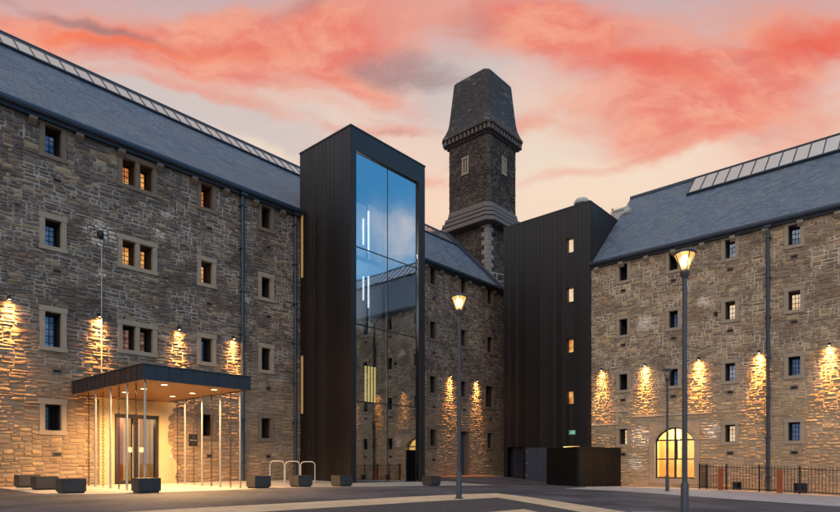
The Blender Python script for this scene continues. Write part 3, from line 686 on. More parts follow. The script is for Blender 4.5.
# ------------------------------------------------------------------ right-hand stone block
FR = frame(32.2, 0, 0, -1); XR = 32.2; ER = 12.4
wing2 = thing('stone_building', (32.2, 6, -.5), 'brown rubble stone block with arched ground floor window and pale lamps along its wall', 'building')
R_WIN = []
for c, (ya, yb, lits) in enumerate(((13.82, 13.36, ('pane', 'pane', 'pane', 'litpale')), (11.1, 10.65, ('pane', 'bluepane', 'bluepane', None)), (8.37, 7.91, ('cool', 'litpale', 'cool', 'litpale')), (5.65, 5.17, ('cool', 'litpale', 'bluepane', 'bluepane')), (2.9, 2.4, ('pane', 'lit', 'pane', 'pane')), (.1, -.4, ('pane',) * 4))):
    for r, (z0, z1) in enumerate(((11.08, 12.02), (8.04, 8.93), (4.98, 5.86), (1.95, 2.8))):
        if lits[r]: R_WIN.append((-ya, -yb, z0, z1, lits[r]))
ARCH = (-11.86, -9.83, .08, 2.78)
R_VENT = [((x[0] + x[1]) / 2, x[2] - .62) for x in R_WIN]
BASE = [(-8.05, -7.62, -.75, -.03), (-5.45, -4.88, -.85, -.03), (-2.7, -2.2, -.85, -.03)]
holes = [hole_of(x) for x in R_WIN] + [vent_hole(*p) for p in R_VENT] + [(ARCH[0] - .28, ARCH[1] + .28, -.2, ARCH[3] + .35)] + [(b_[0] - .08, b_[1] + .08, b_[2], b_[3] + .12) for b_ in BASE]
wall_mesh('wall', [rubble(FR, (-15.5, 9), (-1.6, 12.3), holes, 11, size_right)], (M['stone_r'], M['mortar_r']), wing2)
for i, x in enumerate(R_WIN): window(FR, wing2, *x, sur=True, bars=(2, 3), dressed='dressed')
for p in R_VENT: vent_slot(FR, wing2, *p)
for b_ in BASE:
    m = MB(); m.fbox(FR, b_[0], b_[1], b_[2], b_[3], -.3, -.2); o = m.build('basement_window', M['pane'], wing2)
    m = MB(); m.fbox(FR, b_[0] - .08, b_[1] + .08, b_[3], b_[3] + .12, -.32, .04); m.fbox(FR, b_[0] - .08, b_[0], b_[2], b_[3], -.32, .036); m.fbox(FR, b_[1], b_[1] + .08, b_[2], b_[3], -.32, .036); m.build('surround', M['dressed'], o)
# arched window: ring of voussoirs, frame, panes, room behind
def arc_pts(s0, s1, zs, zt, n=14):
    hw = (s1 - s0) / 2; h = zt - zs; R = (hw * hw + h * h) / (2 * h); cz = zt - R; cx = (s0 + s1) / 2; a = math.asin(hw / R)
    return [(cx + R * math.sin(-a + 2 * a * i / n), cz + R * math.cos(-a + 2 * a * i / n)) for i in range(n + 1)]
A0, A1, AZ0, AZT = ARCH; AZS = 2.1
inner = arc_pts(A0, A1, AZS, AZT)
m = MB(); Hh = (ARCH[0] - .28, ARCH[1] + .28, -.2, ARCH[3] + .35)
m.fbox(FR, Hh[0], A0, -.2, AZS, -.4, .04); m.fbox(FR, A1, Hh[1], -.2, AZS, -.4, .04); m.fbox(FR, A0, A1, -.2, AZ0, -.4, .05)
outer = arc_pts(Hh[0], Hh[1], AZS, Hh[3] - .04)
for i in range(14):
    f = .045 if i % 2 else .038; a0, a1, b0, b1 = inner[i], inner[i + 1], outer[i], outer[i + 1]
    m.ring([[FR(*p, -.4) for p in (a0, a1, b1, b0)], [FR(*p, f) for p in (a0, a1, b1, b0)]])
    m.ring([[FR(*p, -.4) for p in (b0, b1, (b1[0], Hh[3]), (b0[0], Hh[3]))], [FR(*p, .03) for p in (b0, b1, (b1[0], Hh[3]), (b0[0], Hh[3]))]])
aw_s = m
m = MB(); fw = .06; dF = (-.26, -.2)
for i in range(14):
    a0, a1 = inner[i], inner[i + 1]; c = ((A0 + A1) / 2, 1.6); sh = lambda p: (p[0] + (c[0] - p[0]) * .06, p[1] - .065)
    m.ring([[FR(*p, dF[0]) for p in (sh(a0), sh(a1), a1, a0)], [FR(*p, dF[1]) for p in (sh(a0), sh(a1), a1, a0)]])
m.fbox(FR, A0, A0 + fw, AZ0, AZS, *dF); m.fbox(FR, A1 - fw, A1, AZ0, AZS, *dF); m.fbox(FR, A0 + fw, A1 - fw, AZ0, AZ0 + .07, *dF)
cm_ = (A0 + A1) / 2
m.fbox(FR, A0 + fw, A1 - fw, 2.08, 2.16, -.265, -.195); m.fbox(FR, A0 + fw, A1 - fw, 1.08, 1.14, -.255, -.205)
m.fbox(FR, cm_ - .05, cm_ + .05, AZ0 + .07, AZT - .05, -.262, -.192); m.fbox(FR, cm_ + .05, cm_ + .11, 1.14, 2.08, -.26, -.2)
aw = m.build('arched_window', M['frame'], wing2); aw_s.build('surround', M['dressed'], aw)
m = MB(); m.ring([[FR(*p, -.235) for p in [(A0 + .02, AZ0 + .02), (A1 - .02, AZ0 + .02)] + inner[::-1]], [FR(*p, -.225) for p in [(A0 + .02, AZ0 + .02), (A1 - .02, AZ0 + .02)] + inner[::-1]]]); m.build('pane', M['clear'], aw)
m = MB(); m.box(36.4, 36.5, 8.6, 13.2, 0, 3.2); m.box(32.22, 36.5, 9.2, 9.3, 0, 3.2); m.box(32.22, 36.5, 12.4, 12.5, 0, 3.2); m.box(32.22, 36.5, 9.2, 12.5, 3.2, 3.3); m.box(32.22, 36.5, 9.2, 12.5, -.1, 0); m.box(34.6, 34.75, 11.3, 12.4, 0, 3.2)
rm = m.build('lit_room', M['warmwall'], wing2)
m = MB(); m.box(36.2, 36.38, 9.6, 10.4, 0, 2.4); m.box(34.4, 34.59, 11.6, 12.5, 0, 2.2); m.box(35.2, 35.9, 9.5, 10.9, 0, .8); m.build('room_furniture', M['pinewood'], rm)
pointlight('room_light', wing2, (33.8 - 32.2, 10.9 - 6, 2.75 + .5), 430, (1, .74, .40), .25)
m = MB()
for (a, b, z) in ((-15.45, -14.0, 3.05), (-13.9, -13.3, 3.75), (-13.1, -9.0, 3.42)): m.fbox(FR, a, b, z, z + .07, -.02, .06)
m.fbox(FR, -13.98, -13.88, 3.05, 3.82, -.02, .055)
m.build('string_course', M['quoin'], wing2)
R3 = lambda s, t, h: (XR - .22 + t * PITCH - h * PITCH, -s, ER - .2 + t * PITCH + h * PITCH)
R3b = lambda s, t, h: (XR + 11.62 - t * PITCH + h * PITCH, -s, ER - .2 + t * PITCH + h * PITCH)
RLr = 5.92 / PITCH
slates('roof', R3, -15.5, 9, RLr, wing2, 21)
slates('roof', R3b, -15.5, 9, RLr, wing2, 22)
def rooflight_r():
    m = MB(); t0, t1 = 4.42 / PITCH, 5.78 / PITCH; s0, s1 = -11.45, 9; n = 31; S = R3
    def slab(m, a, b, t0, t1, h0, h1): m.hexa([S(a, t0, h0), S(b, t0, h0), S(b, t1, h0), S(a, t1, h0), S(a, t0, h1), S(b, t0, h1), S(b, t1, h1), S(a, t1, h1)])
    for i in range(n): slab(m, s0 + (s1 - s0) * i / n + .03, s0 + (s1 - s0) * (i + 1) / n - .03, t0, t1, .10, .13)
    o = m.build('rooflight', M['skylight'], wing2); m = MB()
    for i in range(n + 1): x = s0 + (s1 - s0) * i / n; slab(m, x - .024, x + .024, t0, t1, .03, .16)
    slab(m, s0 - .06, s1, t0 - .12, t0, .0, .16); slab(m, s0 - .06, s1, t1, t1 + .1, .0, .17); m.build('glazing_bar', M['zinc'], o)
rooflight_r()
m = MB(); RX, RRZ = XR + 5.7, ER + 5.72
m.ring([[(RX + d, y, RRZ + z) for d, z in ((-.16, -.1), (.16, -.1), (.1, .1), (0, .14), (-.1, .1))] for y in (15.5, -9)]); m.build('ridge', M['zinc'], wing2)
m = MB()
for y0, y1 in ((15.05, 15.45), (-9, -8.6)): m.ring([[(x, y, z) for x, z in ((XR + .05, -1.6), (XR + 11.3, -1.6), (XR + 11.3, ER - .1), (RX, RRZ - .12), (XR + .05, ER - .1))] for y in (y0, y1)])
m.box(43.0, 43.4, -8.6, 15.05, -1.6, ER - .1)
m.build('gable', M['dressed_old'], wing2)
gutter(FR, wing2, -15.48, 9, ER - .02)
for k in range(17):
    s = -15.1 + 1.42 * k; m = MB(); z1 = ER - .30
    m.ring([[FR(x, z, d) for d, z in ((-.05, z1 - .24), (.06, z1 - .24), (.18, z1 - .15), (.23, z1 - .1), (.23, z1), (-.05, z1))] for x in (s - .12, s + .12)]); m.build('corbel', M['dressed'], wing2)
downpipe(FR, wing2, -6.46, -.6, ER - .02, .085)
# ------------------------------------------------------------------ black timber volumes
def boards(F, s0, s1, z0, z1, holes=(), wd=.29, seed=1, th=.03, m=None):
    r = random.Random(seed); m = m or MB()
    ed = sorted({s0, s1} | {h[0] for h in holes} | {h[1] for h in holes}); xs = []
    for a, b in zip(ed, ed[1:]):
        n = max(1, round((b - a) / wd)); xs += [(a + (b - a) * i / n, a + (b - a) * (i + 1) / n) for i in range(n)]
    for a, b in xs:
        cuts = sorted((h[2], h[3]) for h in holes if h[0] < (a + b) / 2 < h[1]); lo = z0; segs = []
        for c0, c1 in cuts: segs.append((lo, c0)); lo = c1
        segs.append((lo, z1))
        for c0, c1 in segs: m.fbox(F, a + .006, b - .006, c0, c1, -.02, th + r.uniform(0, .008))
    return m
tower = thing('glass_tower', (17.6, 19.9, 0), 'black timber clad tower with a tall blue reflecting glass front', 'tower')
TX0, TX1, TY0, TY1, TZ = 17.6, 22.6, 19.9, 23.62, 15.95
FTl = frame(TX0 + .03, 0, 0, -1); FTr = frame(TX1 - .03, 0, 0, 1); FTf = frame(0, TY0 + .03, 1, 0); FTb = frame(0, TY1 - .03, -1, 0)
boards(FTl, -TY1, -TY0, -.1, TZ, seed=1).build('side_cladding', M['timber'], tower)
boards(FTr, TY0, TY1, -.1, TZ, seed=2).build('side_cladding', M['timber'], tower)
boards(FTb, -TX1, -TX0, 12.6, TZ, seed=3).build('rear_cladding', M['timber'], tower)
m = boards(FTf, TX0 + .012, TX0 + .34, -.1, 15.0, seed=4, wd=.2); boards(FTf, TX1 - .46, TX1 - .012, -.1, 15.0, seed=5, wd=.23, m=m)
m.fbox(FTf, TX0 + .012, TX1 - .012, 15.0, TZ, -.1, .034); m.build('front_frame', M['timber'], tower)
for z0, z1 in ((9.9, 12.9), (3.3, 6.1)):
    m = MB(); m.fbox(FTl, -23.5, -23.36, z0, z1, .036, .05); m.build('slot_window', M['slot'], tower)
m = MB(); m.box(TX0 + .05, TX1 - .05, TY0 + .1, TY1 - .05, TZ - .2, TZ - .1)
m.box(TX0 - .03, TX1 + .03, TY0 - .03, TY0 + .2, TZ, TZ + .06); m.box(TX0 - .03, TX1 + .03, TY1 - .2, TY1 + .03, TZ, TZ + .06); m.box(TX0 - .03, TX0 + .2, TY0 + .2, TY1 - .2, TZ, TZ + .06); m.box(TX1 - .2, TX1 + .03, TY0 + .2, TY1 - .2, TZ, TZ + .06)
m.build('roof_coping', M['fascia'], tower)
GX0, GX1, GXM = TX0 + .34, TX1 - .46, 20.02; GZ = [-.05, 3.7, 7.2, 10.7, 15.0]
m = MB()
for a, b in ((GX0, GXM - .02), (GXM + .02, GX1)):
    for z0, z1 in zip(GZ, GZ[1:]): m.fbox(FTf, a + .005, b - .005, z0 + .025, z1 - .025, -.10, -.08)
gl = m.build('glazing', M['curtain'], tower)
m = MB(); m.fbox(FTf, GXM - .022, GXM + .022, -.05, 15.0, -.16, -.072)
for z in GZ[1:-1]: m.fbox(FTf, GX0, GXM - .022, z - .025, z + .025, -.14, -.074); m.fbox(FTf, GXM + .022, GX1, z - .025, z + .025, -.14, -.074)
m.fbox(FTf, GX0, GX1, -.1, -.02, -.2, -.03); m.build('mullion', M['frame'], gl)
m = MB()
for z in GZ[1:-1]: m.box(TX0 + .1, TX1 - .1, TY0 + .9, YL - .1, z - .22, z)
m.box(TX0 + .1, TX1 - .1, TY0 + .3, YL - .1, -.05, .06); m.build('floor_slab', M['slab'], tower)
m = MB(); m.box(17.75, 19.3, 22.9, 23.0, 7.25, 14.6); m.box(21.6, 22.5, 22.9, 23.0, 7.25, 14.6); m.box(19.3, 21.6, 23.2, 23.25, 7.25, 14.6); m.build('inner_wall', M['white'], tower)
m = MB()
for z0, z1 in zip(GZ[:2], GZ[1:3]):
    n = 16
    for i in range(n):
        y = TY0 + .95 if i < 8 else TY0 + 2.2
        x = 19.2 + (i % 8) * .3 if i < 8 else 21.3 - (i % 8) * .3; zs = z0 + (z1 - z0) * i / n
        m.box(x, x + .3, y, y + 1.1, zs, zs + .06)
m.build('stair', M['slab'], tower)
for x, y, z0, z1, lb in ((20.67, 22.02, 11.6, 13.7, 'longest white light tube on the top floor inside the glass tower'), (20.32, 22.02, 11.9, 13.2, 'short white light tube beside the longest one, nearer the black jamb'),
                         (20.67, 22.02, 8.8, 10.4, 'white light tube just under the upper glass joint inside the tower'), (20.32, 22.02, 9.1, 10.3, 'shortest white light tube under the upper glass joint, nearer the black jamb')):
    m = MB(); m.box(x - .035, x + .035, y - .03, y + .03, z0, z1); o = m.build('light_tube', M['tube']); tag(o, lb, 'light tube', 'light tubes inside the glass tower')
pointlight('tube_glow', tower, (1.6, 2.4, 12.6), 520, (1, .88, .8), .3); pointlight('tube_glow', tower, (1.5, 2.4, 9.2), 380, (1, .88, .8), .3)
lou = thing('louvre_light', (19.5, 20.6, 3.72), 'four upright amber light bars glowing low behind the tower glass', 'light')
for i in range(4): m = MB(); m.box(19.12 + i * .2, 19.2 + i * .2, 20.58, 20.63, 3.75, 5.5); m.build('light_bar', M['ambertube'], lou)
m = MB(); m.box(19.06, 19.9, 20.57, 20.64, 3.7, 3.75); m.box(19.06, 19.9, 20.57, 20.64, 5.5, 5.54); m.build('light_bar_frame', M['frame'], lou)
# dark stair block between the two stone wings
blk = thing('timber_block', (32.1, 18.4, -.3), 'black timber clad block with four small square windows above a low screen', 'building')
BY0, BY1, BX0, BX1, BZ = 15.52, 21.5, 32.12, 38.0, 16.05
FBf = frame(BX0 + .03, 0, 0, -1); FBs = frame(0, BY0 + .03, 1, 0); FBl = frame(0, BY1 - .03, -1, 0)
BW = [(-17.05, -16.6, 13.38, 14.28, 'litpale'), (-17.05, -16.6, 10.45, 11.35, 'litpale'), (-17.03, -16.58, 7.45, 8.3, 'lit'), (-17.03, -16.58, 4.4, 5.2, 'lit')]
BD = (-19.9, -18.3, -.6, 1.92)
hs = [(-17.05, -16.58, a[2], a[3]) for a in BW]
boards(FBf, -BY1, -BY0, -.8, BZ, hs + [BD, (-21.2, -20.05, -.6, 1.92)], seed=7).build('front_cladding', M['timber'], blk)
boards(FBs, BX0 + .02, BX1, 9, BZ, seed=8).build('side_cladding', M['timber'], blk); boards(FBl, -BX1, -BX0 - .02, -.8, BZ, seed=9).build('side_cladding', M['timber'], blk)
m = MB(); m.box(BX0 + .1, BX1, BY0 + .1, BY1 - .1, BZ - .2, BZ - .1); m.box(BX0 - .02, BX0 + .2, BY0 - .02, BY1 + .02, BZ, BZ + .07); m.box(BX0 + .2, BX1, BY0 - .02, BY0 + .2, BZ, BZ + .07); m.box(BX0 + .2, BX1, BY1 - .2, BY1 + .02, BZ, BZ + .07); m.box(BX1 - .05, BX1, BY0 + .2, BY1 - .2, 0, BZ - .1); m.build('roof_coping', M['fascia'], blk)
for a in BW:
    o = window(FBf, blk, -17.05, -16.58, a[2], a[3], a[4], sur=False, depth=.26, bars=(0, 0))
    m = MB(); m.fbox(FBf, -17.05, -17.03, a[2], a[3], -.3, -.0); m.fbox(FBf, -16.6, -16.58, a[2], a[3], -.3, .0); m.fbox(FBf, -17.03, -16.6, a[3] - .02, a[3], -.3, .0); m.fbox(FBf, -17.03, -16.6, a[2], a[2] + .02, -.3, .02); m.build('reveal', M['frame'], o)
m = MB(); m.fbox(FBf, BD[0], (BD[0] + BD[1]) / 2 - .005, -.5, BD[3], -.12, -.04); m.fbox(FBf, (BD[0] + BD[1]) / 2 + .005, BD[1], -.5, BD[3], -.12, -.04); dd = m.build('double_door', M['greydoor'], blk)
for z in (.1, .85, 1.6):
    m = MB(); m.fbox(FBf, BD[0] + .03, BD[0] + .15, z, z + .06, -.04, -.015); m.build('hinge', M['steel'], dd)
m = MB(); m.fbox(FBf, -21.2, -20.05, -.5, 1.92, -.35, -.3); m.build('glass_door', M['pane'], blk)
m = MB(); m.fbox(FBf, -17.2, -16.2, 1.80, 1.88, .035, .09); o = m.build('strip_light', M['ambertube']); tag(o, 'thin amber strip light on the black block just above the low screen', 'strip light')
ex = thing('exit_sign', (BX0, 16.65, 2.55), 'small green emergency exit sign on the black block above the low screen', 'exit sign')
m = MB(); m.fbox(FBf, -16.85, -16.45, 2.58, 2.84, .04, .08); m.build('sign_box', M['exit'], ex)
m = MB(); m.fbox(FBf, -16.66, -16.62, 2.77, 2.81, .081, .085); m.fbox(FBf, -16.69, -16.62, 2.68, 2.765, .081, .085); m.fbox(FBf, -16.74, -16.69, 2.70, 2.73, .081, .085); m.fbox(FBf, -16.72, -16.66, 2.62, 2.675, .081, .085); m.fbox(FBf, -16.58, -16.5, 2.62, 2.80, .081, .085); m.build('running_figure', M['exitw'], ex)
m = MB(); m.tube([FBf(-16.65, 2.84, .06), FBf(-16.65, 3.25, .06)], .012, 6); m.build('hanger', M['iron'], ex)
# low black screen in front of the block
scn = thing('timber_screen', (27.7, 14.05, gz(27.7, 14.05)), 'low black timber screen wall with a sharp corner beside the stone wall', 'screen')
def panel(p, q, nm, seed):
    dx, dy = q[0] - p[0], q[1] - p[1]; L = math.hypot(dx, dy); F = frame(p[0], p[1], dx / L, dy / L)
    m = boards(F, 0, L, -.9, 1.70, seed=seed, wd=.2); m.fbox(F, -.02, L, 1.70, 1.74, -.05, .06); m.fbox(F, 0, L, -.9, 1.69, -.1, -.025); m.build(nm, M['blackboard'], scn)
panel((30.3, 17.3), (27.7, 14.05), 'screen_panel', 31); panel((27.7, 14.05), (32.1, 13.72), 'screen_panel', 32)
# roof plant
def vent_cowl(x, y, r, h, label):
    t = thing('roof_vent', (x, y, BZ), label, 'roof vent', 'white vents on the black block roof')
    m = MB(); m.lathe(x, y, [(r * .7, BZ - .1), (r * .7, BZ + h * .55)], 18); m.build('stack', M['white'], t, smooth=True)
    m = MB(); m.lathe(x, y, [(r, BZ + h * .55), (r * 1.05, BZ + h * .7), (r * .8, BZ + h * .95), (r * .3, BZ + h)], 18); m.build('cowl', M['white'], t, smooth=True)
vent_cowl(33.0, 16.5, .44, .72, 'white capped vent standing at the corner edge of the black block roof'); vent_cowl(34.6, 16.2, .3, .6, 'smaller white vent set back on the black block roof'); 
hv = thing('air_unit', (36.9, 15.0, 16.4), 'boxy white plant unit with a round drum on the slate roof by the black block', 'plant unit')
m = MB(); m.box(36.4, 37.3, 15.0, 16.2, 16.3, 17.0); m.build('casing', M['white'], hv, bevel=.03)
m = MB(); m.tube([(36.3, 15.2, 16.65), (36.3, 14.85, 16.65)], .2, 16); m.build('drum', M['white'], hv, smooth=True)
m = MB(); m.box(36.34, 36.4, 15.0, 15.12, 16.3, 17.15); m.box(36.34, 36.4, 16.0, 16.12, 16.3, 17.15); m.box(36.34, 36.4, 15.12, 16.0, 16.9, 17.02); m.build('support_frame', M['white'], hv)
gr = thing('roof_guard_rail', (34.8, 22.6, 13.2), 'small white guard rail at the eaves below the old stone tower', 'guard rail')
m = MB()
for y in (23.9, 24.5, 25.1): m.tube([(35.75, y, 12.9 + (y - 23.6)), (35.75, y, 14.4 + (y - 23.9) * .4)], .03, 6)
m.build('upright', M['white'], gr)
for z in (13.9, 14.4): m = MB(); m.tube([(35.75, 23.8, z), (35.75, 25.2, z + .5)], .03, 6); m.build('rail', M['white'], gr)
# ------------------------------------------------------------------ old stone chimney tower
OX, OY, OW = 38.2, 27.0, 4.1
old = thing('stone_tower', (OX + OW / 2, OY + OW / 2, 0), 'tall dark square stone tower with stepped ledge and tapering slate cap', 'tower')
def sq(off, z, ch=.35):
    a0, a1, b0, b1 = OX - off, OX + OW + off, OY - off, OY + OW + off; c = ch
    return [(a0 + c, b0, z), (a1 - c, b0, z), (a1, b0 + c, z), (a1, b1 - c, z), (a1 - c, b1, z), (a0 + c, b1, z), (a0, b1 - c, z), (a0, b0 + c, z)]
FO = [frame(OX, 0, 0, -1), frame(0, OY, 1, 0), frame(OX + OW, 0, 0, 1), frame(0, OY + OW, -1, 0)]
SR = [(-(OY + OW), -OY), (OX, OX + OW), (OY, OY + OW), (-(OX + OW), -OX)]
OWIN = [(0, -29.46, -29.06, 24.4, 25.55), (1, 40.2, 40.58, 24.4, 25.55)]
pieces = []
chs = .22
for i in range(4):
    hh = [(a - .13, b + .13, c - .14, d + .14) for (k, a, b, c, d) in OWIN if k == i]
    sz = lambda z, r: (r.choice((2, 2, 3, 3, 4, 5)), r.choice((1, 1, 1, 2)))
    pieces.append(rubble(FO[i], (SR[i][0] + chs, SR[i][1] - chs), (21.3, 27.0), hh, 40 + i, sz))
    pieces.append(rubble(FO[i], (SR[i][0] + .02, SR[i][1] - .02), (9.0, 19.8), [], 50 + i, sz))
r2 = chs * math.sqrt(2)
for k, (cx_, cy_, ax, ay) in enumerate(((OX + chs, OY, -1, 1), )):
    pass
# chamfered corners of the shaft
q2 = math.sqrt(.5)
for (px_, py_, sx_, sy_) in ((OX, OY + chs, q2, -q2), (OX + OW - chs, OY, q2, q2), (OX + OW, OY + OW - chs, -q2, q2), (OX + chs, OY + OW, -q2, -q2)):
    Fc = frame(px_, py_, sx_, sy_); pieces.append(rubble(Fc, (0, r2), (21.3, 27.0), [], int(px_ * 7 + py_), lambda z, r: (r.choice((1, 2, 3)), r.choice((1, 1, 2)))))
wall_mesh('wall', pieces, (M['stone_c'], M['mortar_c']), old)
for (k, a, b, c, d) in OWIN:
    F = FO[k]; m = MB(); m.fbox(F, a, b, c, d, -.2, -.15); o = m.build('window', M['pane'], old)
    m = MB(); m.fbox(F, a - .13, a, c, d, -.2, .05); m.fbox(F, b, b + .13, c, d, -.2, .05); m.fbox(F, a - .17, b + .17, d, d + .14, -.2, .06); m.fbox(F, a - .17, b + .17, c - .14, c, -.2, .07); m.fbox(F, (a + b) / 2 - .05, (a + b) / 2 + .05, c, d, -.18, .03); m.build('surround', M['dressed'], o)
m = MB(); prof = [(21.55, .04), (21.42, .16), (21.08, .22), (21.06, .12), (21.0, .12), (20.92, .38), (20.66, .42), (20.64, .3), (20.58, .3), (20.5, .56), (20.24, .60), (20.22, .46), (20.15, .46), (20.08, .72), (19.76, .76), (19.72, .70), (19.70, .0)]
m.ring([sq(o_, z_, .38 + o_ * .15) for z_, o_ in reversed(prof)]); m.build('stepped_ledge', M['ledge'], old)
rq = random.Random(4)
for (sx_, sy_, cx_, cy_) in ((-1, -1, OX, OY), (1, -1, OX + OW, OY), (-1, 1, OX, OY + OW)):
    z = 10.0; k = 0; m = MB()
    while z < 19.6:
        h = rq.uniform(.28, .4); la, lb = (.62, .36) if k % 2 else (.36, .62)
        m.box(min(cx_ + sx_ * .06, cx_ - sx_ * la), max(cx_ + sx_ * .06, cx_ - sx_ * la), min(cy_ + sy_ * .06, cy_ - sy_ * lb), max(cy_ + sy_ * .06, cy_ - sy_ * lb), z + .01, min(z + h, 19.68) - .01); z += h; k += 1
    m.build('quoin_stones', M['towerquoin'], old)
m = MB(); m.ring([sq(o_, z_, .26 + o_ * .4) for z_, o_ in ((26.85, .0), (26.9, .12), (27.05, .14), (27.07, .08), (27.2, .08))]); m.ring([sq(o_, z_, .42) for z_, o_ in ((27.45, .42), (27.5, .52), (27.62, .54), (27.64, .5))]); m.build('cornice', M['stone_c'], old)
def corbel_row():
    m = MB(); n = 11
    for i in range(4):
        a, b = SR[i]
        for k in range(n):
            s = a + .1 + (b - a - .2) * k / (n - 1); m.fbox(FO[i], s - .1, s + .1, 27.08, 27.46, -.05, .40)
    for (cx_, cy_, ax, ay) in ((OX, OY, -1, -1), (OX + OW, OY, 1, -1), (OX, OY + OW, -1, 1), (OX + OW, OY + OW, 1, 1)): 
        m.box(cx_ + (ax * .1 if ax > 0 else -.3), cx_ + (.3 if ax > 0 else -.1), cy_ + (ay * .1 if ay > 0 else -.3), cy_ + (.3 if ay > 0 else -.1), 27.08, 27.46)
    m.build('dentil_course', M['ledge'], old)
corbel_row()
m = MB(); m.ring([sq(.05, 27.1, .3), sq(.05, 27.5, .3)]); m.build('parapet_core', M['frame'], old)
m = MB(); m.ring([sq(o_, z_, c_) for z_, o_, c_ in ((27.62, .53, .42), (27.75, .46, .42), (28.05, .32, .38), (28.45, .17, .34), (29.0, .07, .32), (29.9, -.02, .31), (32.15, -.22, .30), (32.35, -.36, .30))]); m.build('cap', M['cap'], old)
# ------------------------------------------------------------------ entrance canopy
can = thing('entrance_canopy', (9.3, 20.6, 0), 'flat dark entrance canopy hung over the door on steel poles and chains', 'canopy')
CX0, CX1, CY0, CY1, CZ0, CZ1 = 7.5, 11.1, 17.65, 23.5, 3.36, 3.80
m = MB(); m.box(CX0, CX1, CY0, CY0 + .06, CZ0, CZ1); m.box(CX0, CX0 + .06, CY0 + .06, CY1, CZ0, CZ1); m.box(CX1 - .06, CX1, CY0 + .06, CY1, CZ0, CZ1)
x = CX0
while x < CX1 - .2: x += .4; m.box(x - .008, x + .008, CY0 - .012, CY0, CZ0 + .01, CZ1 - .01)
y = CY0
while y < CY1 - .2: y += .4; m.box(CX0 - .012, CX0, y - .008, y + .008, CZ0 + .01, CZ1 - .01)
m.build('fascia', M['fascia'], can)
m = MB(); m.box(CX0 + .06, CX1 - .06, CY0 + .06, CY1, CZ1 - .08, CZ1 - .02); m.box(CX0 - .03, CX1 + .03, CY0 - .03, CY0 + .09, CZ1, CZ1 + .03); m.box(CX0 - .03, CX0 + .09, CY0 + .09, CY1, CZ1, CZ1 + .03); m.box(CX1 - .09, CX1 + .03, CY0 + .09, CY1, CZ1, CZ1 + .03); m.build('roof_deck', M['fascia'], can)
m = MB()
n = 26
for i in range(n):
    a = CX0 + .06 + (CX1 - CX0 - .12) * i / n; b = CX0 + .06 + (CX1 - CX0 - .12) * (i + 1) / n; m.box(a + .003, b - .003, CY0 + .06, CY1, CZ0 + .02, CZ0 + .06)
m.build('soffit', M['soffit'], can)
def chain_mesh():
    m = MB(); z = -.0; k = 0
    while z > -3.28:
        L, R_, r = .065, .028, .009; pts = []
        for j in range(10):
            a = 2 * math.pi * j / 10; x = R_ * math.cos(a); zz_ = math.sin(a) * R_ + (L - R_) * (1 if math.sin(a) > 0.01 else -1 if math.sin(a) < -.01 else 0)
            pts.append((x, 0, z - L + zz_) if k % 2 == 0 else (0, x, z - L + zz_))
        m.tube(pts + [pts[0]], r, 5); z -= 2 * L - 2.6 * r; k += 1
    return m
proto = None; R0 = root_loc(can)
for X in (7.72, 10.92):
    for i in range(4):
        yp, yc = 17.98 + 1.3 * i, 18.6 + 1.3 * i; g = gz(X, yp)
        m = MB(); m.tube([(X, yp, g), (X, yp, CZ0 + .03)], .032, 10); m.lathe(X, yp, [(.07, g), (.07, g + .02)], 12); m.build('pole', M['steel'], can, smooth=True)
        if proto is None: proto = chain_mesh().build('chain', M['chain'], can, local=True, smooth=True); c = proto
        else: c = proto.copy(); C.objects.link(c); c.parent = can
        c.location = (X - R0[0], yc - R0[1], CZ0 + .02 - R0[2]); c.rotation_euler = (0, 0, .6 * i)
for X in (8.55, 10.25):
    for Y in (18.5, 20.0, 21.5):
        m = MB(); m.lathe(X, Y, [(.10, CZ0 + .014), (.10, CZ0 + .018)], 16); o = m.build('downlight', M['lens'], can)
        m = MB(); m.ring([[(X + r_ * math.cos(a), Y + r_ * math.sin(a), z_) for a in [2 * math.pi * j / 16 for j in range(16)]] for r_, z_ in ((.102, CZ0 + .018), (.102, CZ0 + .004), (.13, CZ0 + .004), (.13, CZ0 + .018))], False, False); m.build('trim_ring', M['steel'], o)
        spotlight('downlight_beam', can, (X - R0[0], Y - R0[1], CZ0 - .01), (0, 0, 0), 680, 165, (1, .57, .23), .5, .08)
